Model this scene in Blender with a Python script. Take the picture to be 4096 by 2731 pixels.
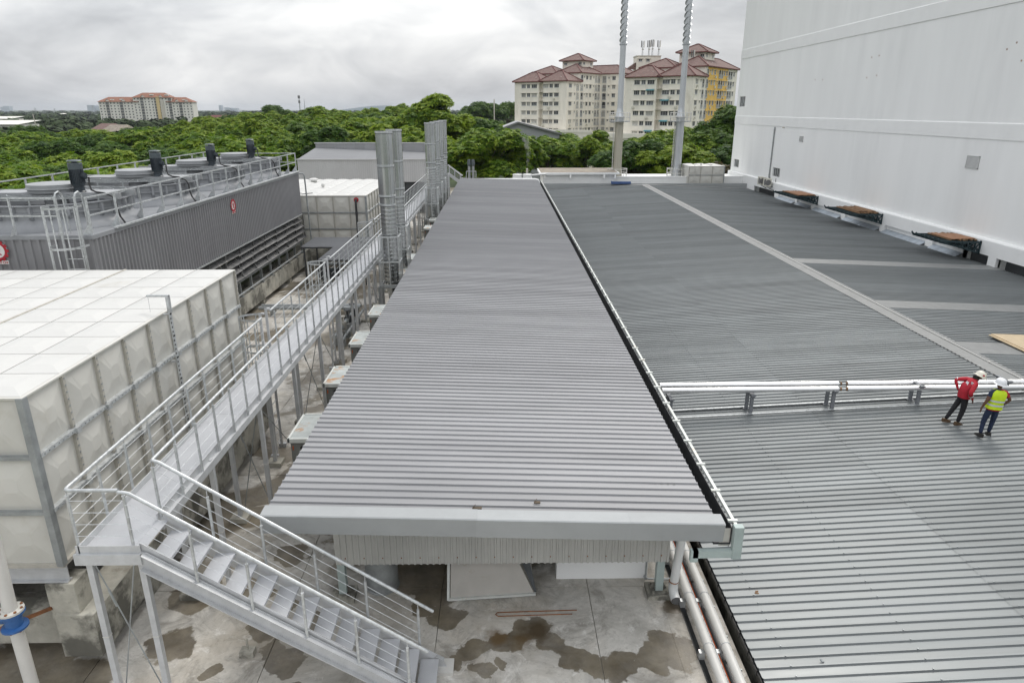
import bpy, bmesh, math, random
import numpy as np
from mathutils import Vector, Matrix
R = math.radians
random.seed(7)
for o in list(bpy.data.objects): bpy.data.objects.remove(o)
scene = bpy.context.scene
COL = scene.collection

# ---------------------------------------------------------------- camera
CAMZ = 9.35
cd = bpy.data.cameras.new('camera'); cam = bpy.data.objects.new('camera', cd); COL.objects.link(cam)
cam.location = (0, 0, CAMZ); cam.rotation_euler = (R(90 - 18.774), 0, R(-0.8994))
cd.sensor_width = 36.0; cd.lens = 24.0; cd.clip_start = 0.1; cd.clip_end = 30000
scene.camera = cam

# ---------------------------------------------------------------- world: overcast sky with cloud texture over a Nishita sky
SUN_EL, SUN_AZ = 52.0, 25.0            # azimuth measured from +Y towards +X
w = bpy.data.worlds.new('World'); scene.world = w; w.use_nodes = True
nt = w.node_tree; N = nt.nodes; L = nt.links
for n in list(N): N.remove(n)
def wn(t, **k):
    n = N.new(t)
    for a, b in k.items(): setattr(n, a, b)
    return n
def wm(op, a, b=None, c=None):
    n = wn('ShaderNodeMath', operation=op)
    for i, v in enumerate((a, b, c)):
        if v is None: continue
        if isinstance(v, (int, float)): n.inputs[i].default_value = v
        else: L.new(v, n.inputs[i])
    return n.outputs[0]
tc = wn('ShaderNodeTexCoord'); sep = wn('ShaderNodeSeparateXYZ'); L.new(tc.outputs['Generated'], sep.inputs[0])
el = wm('MAXIMUM', sep.outputs[2], 0.0)
den = wm('ADD', el, 0.10)
cmb = wn('ShaderNodeCombineXYZ'); L.new(sep.outputs[0], cmb.inputs[0]); L.new(sep.outputs[1], cmb.inputs[1]); L.new(wm('MULTIPLY', sep.outputs[2], 2.3), cmb.inputs[2])
def noise(scale, detail, rough, dist=0.0, off=0.0):
    mp = wn('ShaderNodeMapping'); L.new(cmb.outputs[0], mp.inputs[0]); mp.inputs['Location'].default_value = (off, off * .7, off * .3)
    n = wn('ShaderNodeTexNoise'); L.new(mp.outputs[0], n.inputs['Vector'])
    n.inputs['Scale'].default_value = scale; n.inputs['Detail'].default_value = detail
    n.inputs['Roughness'].default_value = rough; n.inputs['Distortion'].default_value = dist
    return n.outputs[0]
n1 = noise(2.3, 4, 0.5, 0.5, 3.1); n2 = noise(6.5, 6, 0.55, 0.5, 9.4)
mixn = wm('ADD', wm('MULTIPLY', n1, 0.62), wm('MULTIPLY', n2, 0.38))
ramp = wn('ShaderNodeValToRGB'); L.new(mixn, ramp.inputs[0])
e = ramp.color_ramp.elements
e[0].position = 0.37; e[0].color = (0.42, 0.435, 0.465, 1)
e[1].position = 0.60; e[1].color = (0.90, 0.905, 0.91, 1)
m_ = e.new(0.485); m_.color = (0.64, 0.655, 0.68, 1)
# overcast brightens from the horizon to the zenith
grad = wm('ADD', wm('MULTIPLY', el, 0.85), 0.83)
bgc = wn('ShaderNodeBackground'); L.new(ramp.outputs[0], bgc.inputs[0]); L.new(grad, bgc.inputs[1])
sky = wn('ShaderNodeTexSky', sky_type='NISHITA', sun_disc=False)
sky.sun_elevation = R(SUN_EL); sky.sun_rotation = R(SUN_AZ); sky.air_density = 1.4; sky.dust_density = 3.0
bgs = wn('ShaderNodeBackground'); L.new(sky.outputs[0], bgs.inputs[0]); bgs.inputs[1].default_value = 0.1
mx = wn('ShaderNodeMixShader'); mx.inputs[0].default_value = 0.93
L.new(bgs.outputs[0], mx.inputs[1]); L.new(bgc.outputs[0], mx.inputs[2])
wo = wn('ShaderNodeOutputWorld'); L.new(mx.outputs[0], wo.inputs[0])

# ---------------------------------------------------------------- veiled sun
sl = bpy.data.lights.new('sun', 'SUN'); sl.energy = 1.3; sl.angle = R(20); sl.color = (1.0, 0.955, 0.89)
so = bpy.data.objects.new('sun', sl); COL.objects.link(so)
sd = Vector((math.sin(R(SUN_AZ)) * math.cos(R(SUN_EL)), math.cos(R(SUN_AZ)) * math.cos(R(SUN_EL)), math.sin(R(SUN_EL))))
so.rotation_euler = sd.to_track_quat('Z', 'Y').to_euler(); so.location = (20, 30, 60)

vs = scene.view_settings
vs.view_transform = 'Standard'; vs.look = 'None'; vs.exposure = 0.34; vs.gamma = 1.0; vs.use_curve_mapping = False
scene.render.engine = 'CYCLES'
scene.cycles.max_bounces = 6; scene.cycles.diffuse_bounces = 3; scene.cycles.glossy_bounces = 3
scene.cycles.transmission_bounces = 3; scene.cycles.transparent_max_bounces = 8; scene.cycles.volume_bounces = 0
scene.cycles.pixel_filter_type = 'BLACKMAN_HARRIS'; scene.cycles.filter_width = 1.45; scene.cycles.use_denoising = True; scene.cycles.caustics_reflective = False; scene.cycles.caustics_refractive = False

# ---------------------------------------------------------------- materials
def M(name, col, rough=0.6, metal=0.0, var=0.12, scale=1.5, stretch=(1, 1, 1), bump=0.0, bscale=12.0, col2=None, spot=0.0, spotcol=(.1, .08, .06), spscale=2.0, spthr=0.6, objvar=0.04, spec=0.5, trans=0.0, rvar=0.0):
    m = bpy.data.materials.new(name); m.use_nodes = True
    t = m.node_tree; n = t.nodes; l = t.links
    b = n['Principled BSDF']; b.inputs['Roughness'].default_value = rough; b.inputs['Metallic'].default_value = metal
    b.inputs['Specular IOR Level'].default_value = spec
    g = n.new('ShaderNodeNewGeometry'); mp = n.new('ShaderNodeMapping'); mp.inputs['Scale'].default_value = stretch
    l.new(g.outputs['Position'], mp.inputs[0])
    nz = n.new('ShaderNodeTexNoise'); nz.inputs['Scale'].default_value = scale; nz.inputs['Detail'].default_value = 7; nz.inputs['Roughness'].default_value = 0.62
    l.new(mp.outputs[0], nz.inputs['Vector'])
    c1 = tuple(max(0, c * (1 - var)) for c in col); c2 = col2 or tuple(min(1, c * (1 + var)) for c in col)
    rp = n.new('ShaderNodeValToRGB'); rp.color_ramp.elements[0].position = 0.32; rp.color_ramp.elements[1].position = 0.68
    rp.color_ramp.elements[0].color = (*c1, 1); rp.color_ramp.elements[1].color = (*c2, 1)
    l.new(nz.outputs[0], rp.inputs[0]); cur = rp.outputs[0]
    if spot > 0:
        n3 = n.new('ShaderNodeTexNoise'); n3.inputs['Scale'].default_value = spscale; n3.inputs['Detail'].default_value = 8; n3.inputs['Roughness'].default_value = 0.65
        l.new(mp.outputs[0], n3.inputs['Vector'])
        r3 = n.new('ShaderNodeValToRGB'); r3.color_ramp.elements[0].position = spthr; r3.color_ramp.elements[1].position = min(1, spthr + 0.1)
        r3.color_ramp.elements[1].color = (spot, spot, spot, 1)
        l.new(n3.outputs[0], r3.inputs[0])
        mxx = n.new('ShaderNodeMix'); mxx.data_type = 'RGBA'; l.new(r3.outputs[0], mxx.inputs[0]); l.new(cur, mxx.inputs[6]); mxx.inputs[7].default_value = (*spotcol, 1)
        cur = mxx.outputs[2]
    if objvar > 0:
        oi = n.new('ShaderNodeObjectInfo'); mr = n.new('ShaderNodeMapRange'); l.new(oi.outputs['Random'], mr.inputs[0])
        mr.inputs[3].default_value = 1 - objvar; mr.inputs[4].default_value = 1 + objvar
        hs = n.new('ShaderNodeHueSaturation'); l.new(mr.outputs[0], hs.inputs['Value']); l.new(cur, hs.inputs['Color']); cur = hs.outputs[0]
    l.new(cur, b.inputs['Base Color'])
    if rvar > 0:
        mr2 = n.new('ShaderNodeMapRange'); l.new(nz.outputs[0], mr2.inputs[0]); mr2.inputs[1].default_value = .3; mr2.inputs[2].default_value = .7
        mr2.inputs[3].default_value = max(0.02, rough - rvar); mr2.inputs[4].default_value = min(1, rough + rvar); l.new(mr2.outputs[0], b.inputs['Roughness'])
    if bump > 0:
        nb = n.new('ShaderNodeTexNoise'); nb.inputs['Scale'].default_value = bscale; nb.inputs['Detail'].default_value = 5
        l.new(mp.outputs[0], nb.inputs['Vector'])
        bp = n.new('ShaderNodeBump'); bp.inputs['Strength'].default_value = bump; bp.inputs['Distance'].default_value = 0.02
        l.new(nb.outputs[0], bp.inputs['Height']); l.new(bp.outputs[0], b.inputs['Normal'])
    if trans > 0:
        tr = n.new('ShaderNodeBsdfTranslucent'); l.new(cur, tr.inputs[0]); ms = n.new('ShaderNodeMixShader'); ms.inputs[0].default_value = trans
        out = n['Material Output']; l.new(b.outputs[0], ms.inputs[1]); l.new(tr.outputs[0], ms.inputs[2]); l.new(ms.outputs[0], out.inputs[0])
    return m

MT = {}
MT['roof_c'] = M('roof_sheet_grey', (.315, .317, .326), .46, .15, .09, .9, (.35, 3, 1), objvar=.07, rvar=.08, spot=.25, spotcol=(.25, .25, .255), spscale=.6, spthr=.58, spec=.25)
MT['stand'] = M('stand_grey', (.20, .21, .225), .5, .1, .1, 3)
MT['far_roof'] = M('far_roof_grey', (.19, .195, .205), .55, 0, .08, 1.0, (.3, 3, 1))
MT['roof_r'] = M('roof_sheet_weathered', (.225, .24, .244), .44, .25, .14, 1.3, (.3, 3, 1), objvar=.10, rvar=.1, spot=.35, spotcol=(.22, .225, .225), spscale=.5, spthr=.55, spec=.3)
MT['flash'] = M('flat_flashing', (.225, .23, .227), .55, .0, .10, 2.5, objvar=.03, spot=.4, spotcol=(.32, .31, .29), spscale=4, spthr=.62)
MT['fascia'] = M('fascia_grey', (.35, .365, .37), .55, .0, .05, 2.0, spot=.15, spotcol=(.25, .24, .23), spscale=3, spthr=.66)
MT['lead'] = M('lead_flashing', (.42, .47, .52), .45, .4, .25, 2.2, (1, 2.2, 1), objvar=.12, spot=.4, spotcol=(.65, .68, .70), spscale=1.6, spthr=.55)
MT['galv'] = M('galvanised_steel', (.56, .58, .585), .42, .5, .22, 11, objvar=.06, rvar=.12)
MT['galv_dull'] = M('galvanised_dull', (.36, .38, .385), .5, .5, .18, 4, objvar=.06)
MT['duct'] = M('spiral_duct_steel', (.50, .515, .515), .24, .9, .10, 1.6, (1, 1, .5), objvar=.05)
MT['checker'] = M('aluminium_checker_plate', (.52, .53, .55), .42, .25, .06, 3, objvar=.03, bump=.35, bscale=90, rvar=.08)
MT['alu_paint'] = M('silver_paint', (.53, .54, .55), .45, .15, .10, 5, objvar=.03)
MT['white_wall'] = M('white_wall_paint', (.91, .915, .905), .75, 0, .035, .55, (1, 1, .14), objvar=0, bump=.12, bscale=3, spot=.35, spotcol=(.78, .785, .78), spscale=.22, spthr=.57)
MT['white_trim'] = M('white_trim_paint', (.90, .905, .895), .7, 0, .03, .8, objvar=.0, spot=.3, spotcol=(.74, .74, .72), spscale=1.0, spthr=.62)
MT['grp'] = M('grp_panel_cream', (.62, .61, .565), .42, 0, .05, 1.5, objvar=.03, spot=.40, spotcol=(.50, .47, .40), spscale=1.2, spthr=.56)
MT['grp_top'] = M('grp_roof_panel', (.60, .597, .575), .5, 0, .03, .8, objvar=.02, spot=.45, spotcol=(.46, .44, .385), spscale=.7, spthr=.62)
MT['grp_flange'] = M('grp_flange', (.46, .44, .39), .55, 0, .15, 6, objvar=.02)
MT['frp_grey'] = M('tower_frp_grey', (.29, .30, .315), .42, 0, .12, 1.5, objvar=.03, spot=.3, spotcol=(.34, .345, .35), spscale=1.4, spthr=.6)
MT['frp_clad'] = M('tower_cladding_grey', (.25, .25, .26), .5, 0, .08, 1.0, (1, 1, .3), objvar=.03)
MT['frp_cover'] = M('fan_cover_grey', (.34, .35, .36), .5, 0, .08, 2)
MT['motor'] = M('motor_dark_blue', (.035, .045, .055), .4, .1, .2, 5, objvar=.04)
MT['motor_cap'] = M('motor_cowl', (.09, .11, .12), .45, .1, .15, 5)
MT['rubber'] = M('black_rubber', (.015, .015, .016), .45, 0, .2, 8)
MT['louver'] = M('louvre_weathered', (.115, .115, .115), .6, 0, .45, 3, objvar=.18, spot=.55, spotcol=(.34, .33, .31), spscale=5, spthr=.54)
MT['moss'] = M('tower_fill_dark', (.045, .055, .025), .9, 0, .5, 2, spot=.5, spotcol=(.09, .13, .03), spscale=1.4, spthr=.55)
MT['concrete'] = M('weathered_concrete', (.43, .415, .36), .85, 0, .30, 1.6, objvar=.05, bump=.5, bscale=9, spot=.85, spotcol=(.10, .097, .082), spscale=1.1, spthr=.48)
MT['concrete_top'] = M('mossy_concrete_top', (.46, .44, .38), .9, 0, .25, 2.5, bump=.4, bscale=10, spot=.6, spotcol=(.16, .13, .08), spscale=1.3, spthr=.55)
MT['white_pipe'] = M('white_pipe', (.62, .61, .58), .45, 0, .06, 2, (1, 1, 1), spot=.3, spotcol=(.45, .42, .37), spscale=5, spthr=.6)
MT['pvc'] = M('white_pvc', (.75, .76, .75), .4, 0, .04, 2)
MT['insul'] = M('aluminium_jacket', (.80, .80, .80), .28, .9, .05, 4, objvar=.02, bump=.15, bscale=20)
MT['post_green'] = M('pale_green_steel', (.40, .47, .455), .55, .1, .08, 3, spot=.4, spotcol=(.40, .36, .28), spscale=5, spthr=.66)
MT['gutter_dark'] = M('wet_gutter_dark', (.028, .03, .032), .35, 0, .4, 3)
MT['gutter_rim'] = M('gutter_rim', (.62, .64, .61), .5, .1, .1, 3, spot=.6, spotcol=(.42, .28, .14), spscale=1.8, spthr=.60)
MT['clad'] = M('light_cladding', (.50, .50, .475), .55, .1, .06, 1.5, objvar=.03)
MT['clad_far'] = M('silver_cladding', (.55, .55, .555), .5, .25, .05, 1.0, (1, 1, .3), objvar=.03)
MT['rusty_top'] = M('rusty_painted_steel', (.43, .46, .45), .55, .15, .18, 2.5, objvar=.08, spot=.9, spotcol=(.42, .20, .06), spscale=2.6, spthr=.54)
MT['box_side'] = M('olive_grey_steel', (.20, .205, .19), .6, .1, .2, 3, objvar=.08)
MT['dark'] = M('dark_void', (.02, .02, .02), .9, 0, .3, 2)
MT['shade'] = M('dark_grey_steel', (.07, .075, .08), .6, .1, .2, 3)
MT['blue'] = M('blue_valve_paint', (.03, .11, .30), .45, 0, .25, 4)
MT['rust'] = M('rust', (.24, .10, .04), .8, 0, .4, 6)
MT['orange'] = M('orange_conduit', (.50, .10, .02), .5, 0, .15, 4)
MT['red'] = M('logo_red', (.42, .02, .035), .5, 0, .06, 4)
MT['logo_white'] = M('logo_white', (.75, .74, .72), .5, 0, .05, 4)
MT['plywood'] = M('orange_plywood', (.33, .165, .085), .7, 0, .14, 2.5, (1, 4, 1), objvar=.10)
MT['ply_pale'] = M('pale_plywood', (.55, .44, .29), .7, 0, .10, 2.0, (4, 1, 1), objvar=.06)
MT['timber'] = M('sawn_timber', (.25, .145, .075), .75, 0, .3, 3, (1, 5, 1), objvar=.25)
MT['bracket'] = M('dark_green_steel', (.022, .045, .052), .5, .2, .2, 5)
MT['glass'] = M('window_glass', (.05, .06, .065), .12, 0, .5, 2, objvar=.5, spec=.7)
MT['frame'] = M('window_frame_white', (.62, .63, .62), .5, 0, .05, 3)
MT['ac'] = M('ac_beige', (.62, .60, .52), .5, 0, .08, 3)
MT['grille'] = M('grille_grey', (.16, .16, .16), .5, 0, .1, 3)
MT['apt'] = M('apartment_cream', (.84, .80, .71), .8, 0, .07, .5, (1, 1, .35), objvar=0, spot=.5, spotcol=(.62, .57, .48), spscale=.35, spthr=.56)
MT['apt_pale'] = M('pale_yellow_paint', (.66, .52, .27), .8, 0, .05, .3)
MT['apt_y'] = M('apartment_yellow', (.78, .50, .12), .8, 0, .07, .5, objvar=0, spot=.3, spotcol=(.50, .33, .12), spscale=.4, spthr=.58)
MT['apt_shade'] = M('apartment_balcony_wall', (.56, .53, .46), .85, 0, .10, .8, objvar=0.03)
MT['tiles'] = M('brown_red_tiles', (.165, .098, .085), .8, 0, .25, 1.2, objvar=.05, spot=.5, spotcol=(.20, .155, .135), spscale=1.4, spthr=.5)
MT['ridge'] = M('roof_edge_red', (.15, .048, .042), .7, 0, .2, 2)
MT['tiles2'] = M('orange_tiles', (.26, .115, .07), .8, 0, .15, .3, objvar=.05, spot=.3, spotcol=(.28, .13, .09), spscale=.15, spthr=.55)
MT['awning'] = M('teal_awning', (.06, .25, .30), .5, 0, .1, 3)
MT['pane'] = M('apartment_window', (.085, .09, .095), .25, 0, .7, .8, objvar=.75, spec=.6, spot=.22, spotcol=(.34, .33, .31), spscale=.9, spthr=.56)
MT['curtain'] = M('apartment_curtain', (.36, .35, .32), .7, 0, .35, 2, objvar=.4)
MT['grass'] = M('ground_scrub', (.05, .075, .025), .95, 0, .4, .05, objvar=0, spot=.5, spotcol=(.12, .10, .06), spscale=.02, spthr=.56)
MT['bark'] = M('bark', (.11, .085, .06), .9, 0, .3, 4)
MT['stack'] = M('stack_silver', (.52, .54, .555), .34, .75, .06, 1.0, (1, 1, .3), objvar=.02)
MT['stack_dirty'] = M('stack_stained', (.43, .41, .34), .5, .35, .14, 1.0, (2, 2, .15), objvar=.02, spot=.5, spotcol=(.36, .22, .09), spscale=.7, spthr=.6)
MT['moss_roof'] = M('stained_flat_roof', (.30, .26, .21), .9, 0, .35, .9, (1, 3, 1), objvar=0, spot=.6, spotcol=(.12, .10, .085), spscale=1.2, spthr=.52)
MT['tarp'] = M('blue_tarpaulin', (.055, .11, .27), .5, 0, .2, 3)
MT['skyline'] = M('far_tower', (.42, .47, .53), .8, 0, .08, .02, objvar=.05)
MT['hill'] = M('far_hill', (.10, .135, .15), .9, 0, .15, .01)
MT['farwood'] = M('distant_foliage', (.030, .055, .018), .9, 0, .45, .03, objvar=0, col2=(.062, .095, .030))
MT['white_far'] = M('white_far', (.74, .72, .66), .6, 0, .03, .2)
MT['skin'] = M('skin_brown', (.13, .062, .036), .5, 0, .06, 6)
MT['skin_light'] = M('skin_tan', (.21, .105, .06), .5, 0, .06, 6)
MT['jacket'] = M('red_jacket', (.42, .012, .028), .75, 0, .12, 7, bump=.9, bscale=16)
MT['black_cloth'] = M('black_trousers', (.012, .012, .014), .85, 0, .25, 6, bump=.9, bscale=16)
MT['navy'] = M('navy_trousers', (.014, .024, .058), .85, 0, .2, 6, bump=.9, bscale=16)
MT['vest'] = M('hi_vis_yellow', (.60, .80, .015), .6, 0, .07, 6, bump=.9, bscale=16)
MT['reflect'] = M('reflective_tape', (.62, .64, .66), .35, .1, .05, 9)
MT['boot'] = M('brown_boot', (.10, .06, .03), .7, 0, .2, 8)
MT['boot_dark'] = M('dark_boot', (.022, .02, .018), .7, 0, .2, 8)
MT['helmet_c'] = M('cream_hard_hat', (.74, .71, .62), .3, 0, .03, 3)
MT['helmet_w'] = M('white_hard_hat', (.80, .81, .83), .3, 0, .03, 3)
MT['hair'] = M('black_hair', (.012, .01, .009), .6, 0, .2, 20)

def leaf_mat(name, dark, light, yellow):
    m = bpy.data.materials.new(name); m.use_nodes = True
    t = m.node_tree; n = t.nodes; l = t.links; b = n['Principled BSDF']; b.inputs['Roughness'].default_value = .55; b.inputs['Specular IOR Level'].default_value = .3
    g = n.new('ShaderNodeNewGeometry'); oi = n.new('ShaderNodeObjectInfo')
    nz = n.new('ShaderNodeTexNoise'); nz.inputs['Scale'].default_value = .8; nz.inputs['Detail'].default_value = 3; l.new(g.outputs['Position'], nz.inputs['Vector'])
    ad = n.new('ShaderNodeMath'); ad.operation = 'MULTIPLY_ADD'; l.new(g.outputs['Random Per Island'], ad.inputs[0]); ad.inputs[1].default_value = .5; l.new(nz.outputs[0], ad.inputs[2])
    ad2 = n.new('ShaderNodeMath'); ad2.operation = 'MULTIPLY_ADD'; l.new(oi.outputs['Random'], ad2.inputs[0]); ad2.inputs[1].default_value = .3; l.new(ad.outputs[0], ad2.inputs[2])
    rp = n.new('ShaderNodeValToRGB'); rp.color_ramp.elements[0].position = .45; rp.color_ramp.elements[0].color = (*dark, 1)
    rp.color_ramp.elements[1].position = 1.15; rp.color_ramp.elements[1].color = (*yellow, 1)
    k = rp.color_ramp.elements.new(.85); k.color = (*light, 1)
    l.new(ad2.outputs[0], rp.inputs[0]); l.new(rp.outputs[0], b.inputs['Base Color'])
    tr = n.new('ShaderNodeBsdfTranslucent'); l.new(rp.outputs[0], tr.inputs[0]); ms = n.new('ShaderNodeMixShader'); ms.inputs[0].default_value = .42
    l.new(b.outputs[0], ms.inputs[1]); l.new(tr.outputs[0], ms.inputs[2]); l.new(ms.outputs[0], n['Material Output'].inputs[0])
    return m
MT['leaf'] = leaf_mat('leaf_green', (.034, .090, .005), (.130, .235, .012), (.25, .34, .028))
MT['leaf_d'] = leaf_mat('leaf_dark_green', (.022, .062, .010), (.058, .135, .016), (.11, .19, .026))
MT['leaf_b'] = leaf_mat('leaf_brownish', (.040, .038, .014), (.085, .060, .026), (.11, .10, .03))

# slab material: pale worn concrete with damp stains
def slab_mat():
    m = bpy.data.materials.new('stained_concrete_slab'); m.use_nodes = True
    t = m.node_tree; n = t.nodes; l = t.links; b = n['Principled BSDF']
    g = n.new('ShaderNodeNewGeometry'); P = g.outputs['Position']
    def nz(sc, det=7, ro=.62, dis=0):
        x = n.new('ShaderNodeTexNoise'); x.inputs['Scale'].default_value = sc; x.inputs['Detail'].default_value = det; x.inputs['Roughness'].default_value = ro; x.inputs['Distortion'].default_value = dis
        l.new(P, x.inputs['Vector']); return x.outputs[0]
    def ramp(v, a, bb, ca, cb):
        x = n.new('ShaderNodeValToRGB'); x.color_ramp.elements[0].position = a; x.color_ramp.elements[1].position = bb
        x.color_ramp.elements[0].color = (*ca, 1); x.color_ramp.elements[1].color = (*cb, 1); l.new(v, x.inputs[0]); return x.outputs[0]
    def mix(f, a, bb):
        x = n.new('ShaderNodeMix'); x.data_type = 'RGBA'; l.new(f, x.inputs[0])
        for i, v in ((6, a), (7, bb)):
            if isinstance(v, tuple): x.inputs[i].default_value = (*v, 1)
            else: l.new(v, x.inputs[i])
        return x.outputs[2]
    def ma(op, a, bb=None):
        x = n.new('ShaderNodeMath'); x.operation = op
        for i, v in ((0, a), (1, bb)):
            if v is None: continue
            if isinstance(v, (int, float)): x.inputs[i].default_value = v
            else: l.new(v, x.inputs[i])
        return x.outputs[0]
    base = ramp(nz(.9, 9, .7, .8), .30, .68, (.33, .315, .285), (.68, .66, .615))
    c = mix(ramp(nz(.35), .45, .75, (0, 0, 0), (.7, .7, .7)), base, (.45, .385, .29))
    c = mix(ramp(nz(1.35, 10, .72, 1.2), .50, .64, (0, 0, 0), (.62, .62, .62)), c, (.21, .195, .17))
    c = mix(ramp(nz(2.6, 9, .72, .6), .55, .66, (0, 0, 0), (.65, .65, .65)), c, (.74, .725, .69))
    c = mix(ramp(nz(11, 6, .75), .54, .68, (0, 0, 0), (.40, .40, .40)), c, (.20, .19, .17))
    # damp patches with their own outlines, and shade painted on the floor under the gable
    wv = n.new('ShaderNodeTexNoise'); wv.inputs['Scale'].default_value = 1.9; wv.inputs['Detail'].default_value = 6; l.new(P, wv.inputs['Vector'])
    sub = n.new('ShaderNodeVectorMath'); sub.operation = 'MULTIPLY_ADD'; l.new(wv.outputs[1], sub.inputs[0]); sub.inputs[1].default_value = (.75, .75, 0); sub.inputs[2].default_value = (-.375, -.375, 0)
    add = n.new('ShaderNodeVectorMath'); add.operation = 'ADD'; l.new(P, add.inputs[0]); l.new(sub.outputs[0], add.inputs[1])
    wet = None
    for (x, y, r) in STAINS_AND_SHADE:
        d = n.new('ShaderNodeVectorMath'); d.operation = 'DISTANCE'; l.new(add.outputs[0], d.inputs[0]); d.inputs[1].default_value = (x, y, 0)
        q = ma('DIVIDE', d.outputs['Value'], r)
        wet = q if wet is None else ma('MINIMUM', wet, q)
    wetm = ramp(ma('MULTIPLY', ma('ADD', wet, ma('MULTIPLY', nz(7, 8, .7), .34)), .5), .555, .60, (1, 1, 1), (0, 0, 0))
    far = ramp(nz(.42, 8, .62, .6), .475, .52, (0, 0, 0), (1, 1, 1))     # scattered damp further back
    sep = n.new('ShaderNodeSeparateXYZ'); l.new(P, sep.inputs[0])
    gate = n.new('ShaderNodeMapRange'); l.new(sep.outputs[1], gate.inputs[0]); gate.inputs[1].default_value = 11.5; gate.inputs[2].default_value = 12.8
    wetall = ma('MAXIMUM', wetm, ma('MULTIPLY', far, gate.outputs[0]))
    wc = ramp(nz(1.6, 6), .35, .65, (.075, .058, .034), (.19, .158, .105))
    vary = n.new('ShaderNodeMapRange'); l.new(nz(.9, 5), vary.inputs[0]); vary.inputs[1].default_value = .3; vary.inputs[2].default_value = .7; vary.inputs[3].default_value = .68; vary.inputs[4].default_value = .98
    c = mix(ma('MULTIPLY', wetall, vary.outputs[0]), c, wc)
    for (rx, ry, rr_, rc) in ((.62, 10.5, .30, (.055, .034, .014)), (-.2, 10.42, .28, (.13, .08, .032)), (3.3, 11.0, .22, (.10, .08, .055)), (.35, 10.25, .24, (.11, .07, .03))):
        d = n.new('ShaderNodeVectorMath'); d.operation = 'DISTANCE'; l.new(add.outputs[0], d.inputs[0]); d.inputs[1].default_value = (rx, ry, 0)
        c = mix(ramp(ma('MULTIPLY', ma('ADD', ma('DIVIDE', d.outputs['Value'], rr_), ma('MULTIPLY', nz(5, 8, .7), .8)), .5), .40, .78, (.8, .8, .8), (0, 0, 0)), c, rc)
    l.new(c, b.inputs['Base Color'])
    rr = n.new('ShaderNodeMapRange'); l.new(wetall, rr.inputs[0]); rr.inputs[3].default_value = .82; rr.inputs[4].default_value = .42; l.new(rr.outputs[0], b.inputs['Roughness'])
    bp = n.new('ShaderNodeBump'); bp.inputs['Strength'].default_value = .25; bp.inputs['Distance'].default_value = .02; l.new(nz(9, 6), bp.inputs['Height']); l.new(bp.outputs[0], b.inputs['Normal'])
    return m
STAINS_AND_SHADE = [(.55, 10.55, .33), (.25, 10.35, .30), (-.15, 10.25, .30), (-.55, 10.05, .26), (-.85, 9.75, .22), (.95, 10.15, .30), (1.25, 9.85, .28), (1.6, 9.65, .30), (2.1, 9.6, .34), (2.7, 9.75, .36), (3.2, 9.9, .4), (2.9, 10.3, .28), (-.35, 9.55, .17), (-.05, 9.65, .12),
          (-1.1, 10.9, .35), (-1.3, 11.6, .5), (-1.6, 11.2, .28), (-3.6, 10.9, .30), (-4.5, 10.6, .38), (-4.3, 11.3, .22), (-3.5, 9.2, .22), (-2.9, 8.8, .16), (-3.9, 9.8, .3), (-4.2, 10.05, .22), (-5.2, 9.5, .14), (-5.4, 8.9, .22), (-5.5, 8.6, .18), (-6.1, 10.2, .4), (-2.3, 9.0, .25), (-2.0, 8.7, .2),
          (-3.0, 8.45, .1), (3.35, 11.0, .2), (-5.0, 11.9, .45), (-6.3, 11.6, .5), (-4.7, 12.9, .4), (-7.5, 9.0, .9), (-8.6, 9.3, 1.1), (-8.2, 8.3, .7), (-1.9, 12.4, .8), (-2.2, 13.4, 1.2), (.2, 13.2, 1.0), (-1.5, 11.9, .5)]  # last patches: wet floor plus the shed interior's shade painted into the colour
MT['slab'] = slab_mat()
MT['smoke'] = bpy.data.materials.new('steam')

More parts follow.
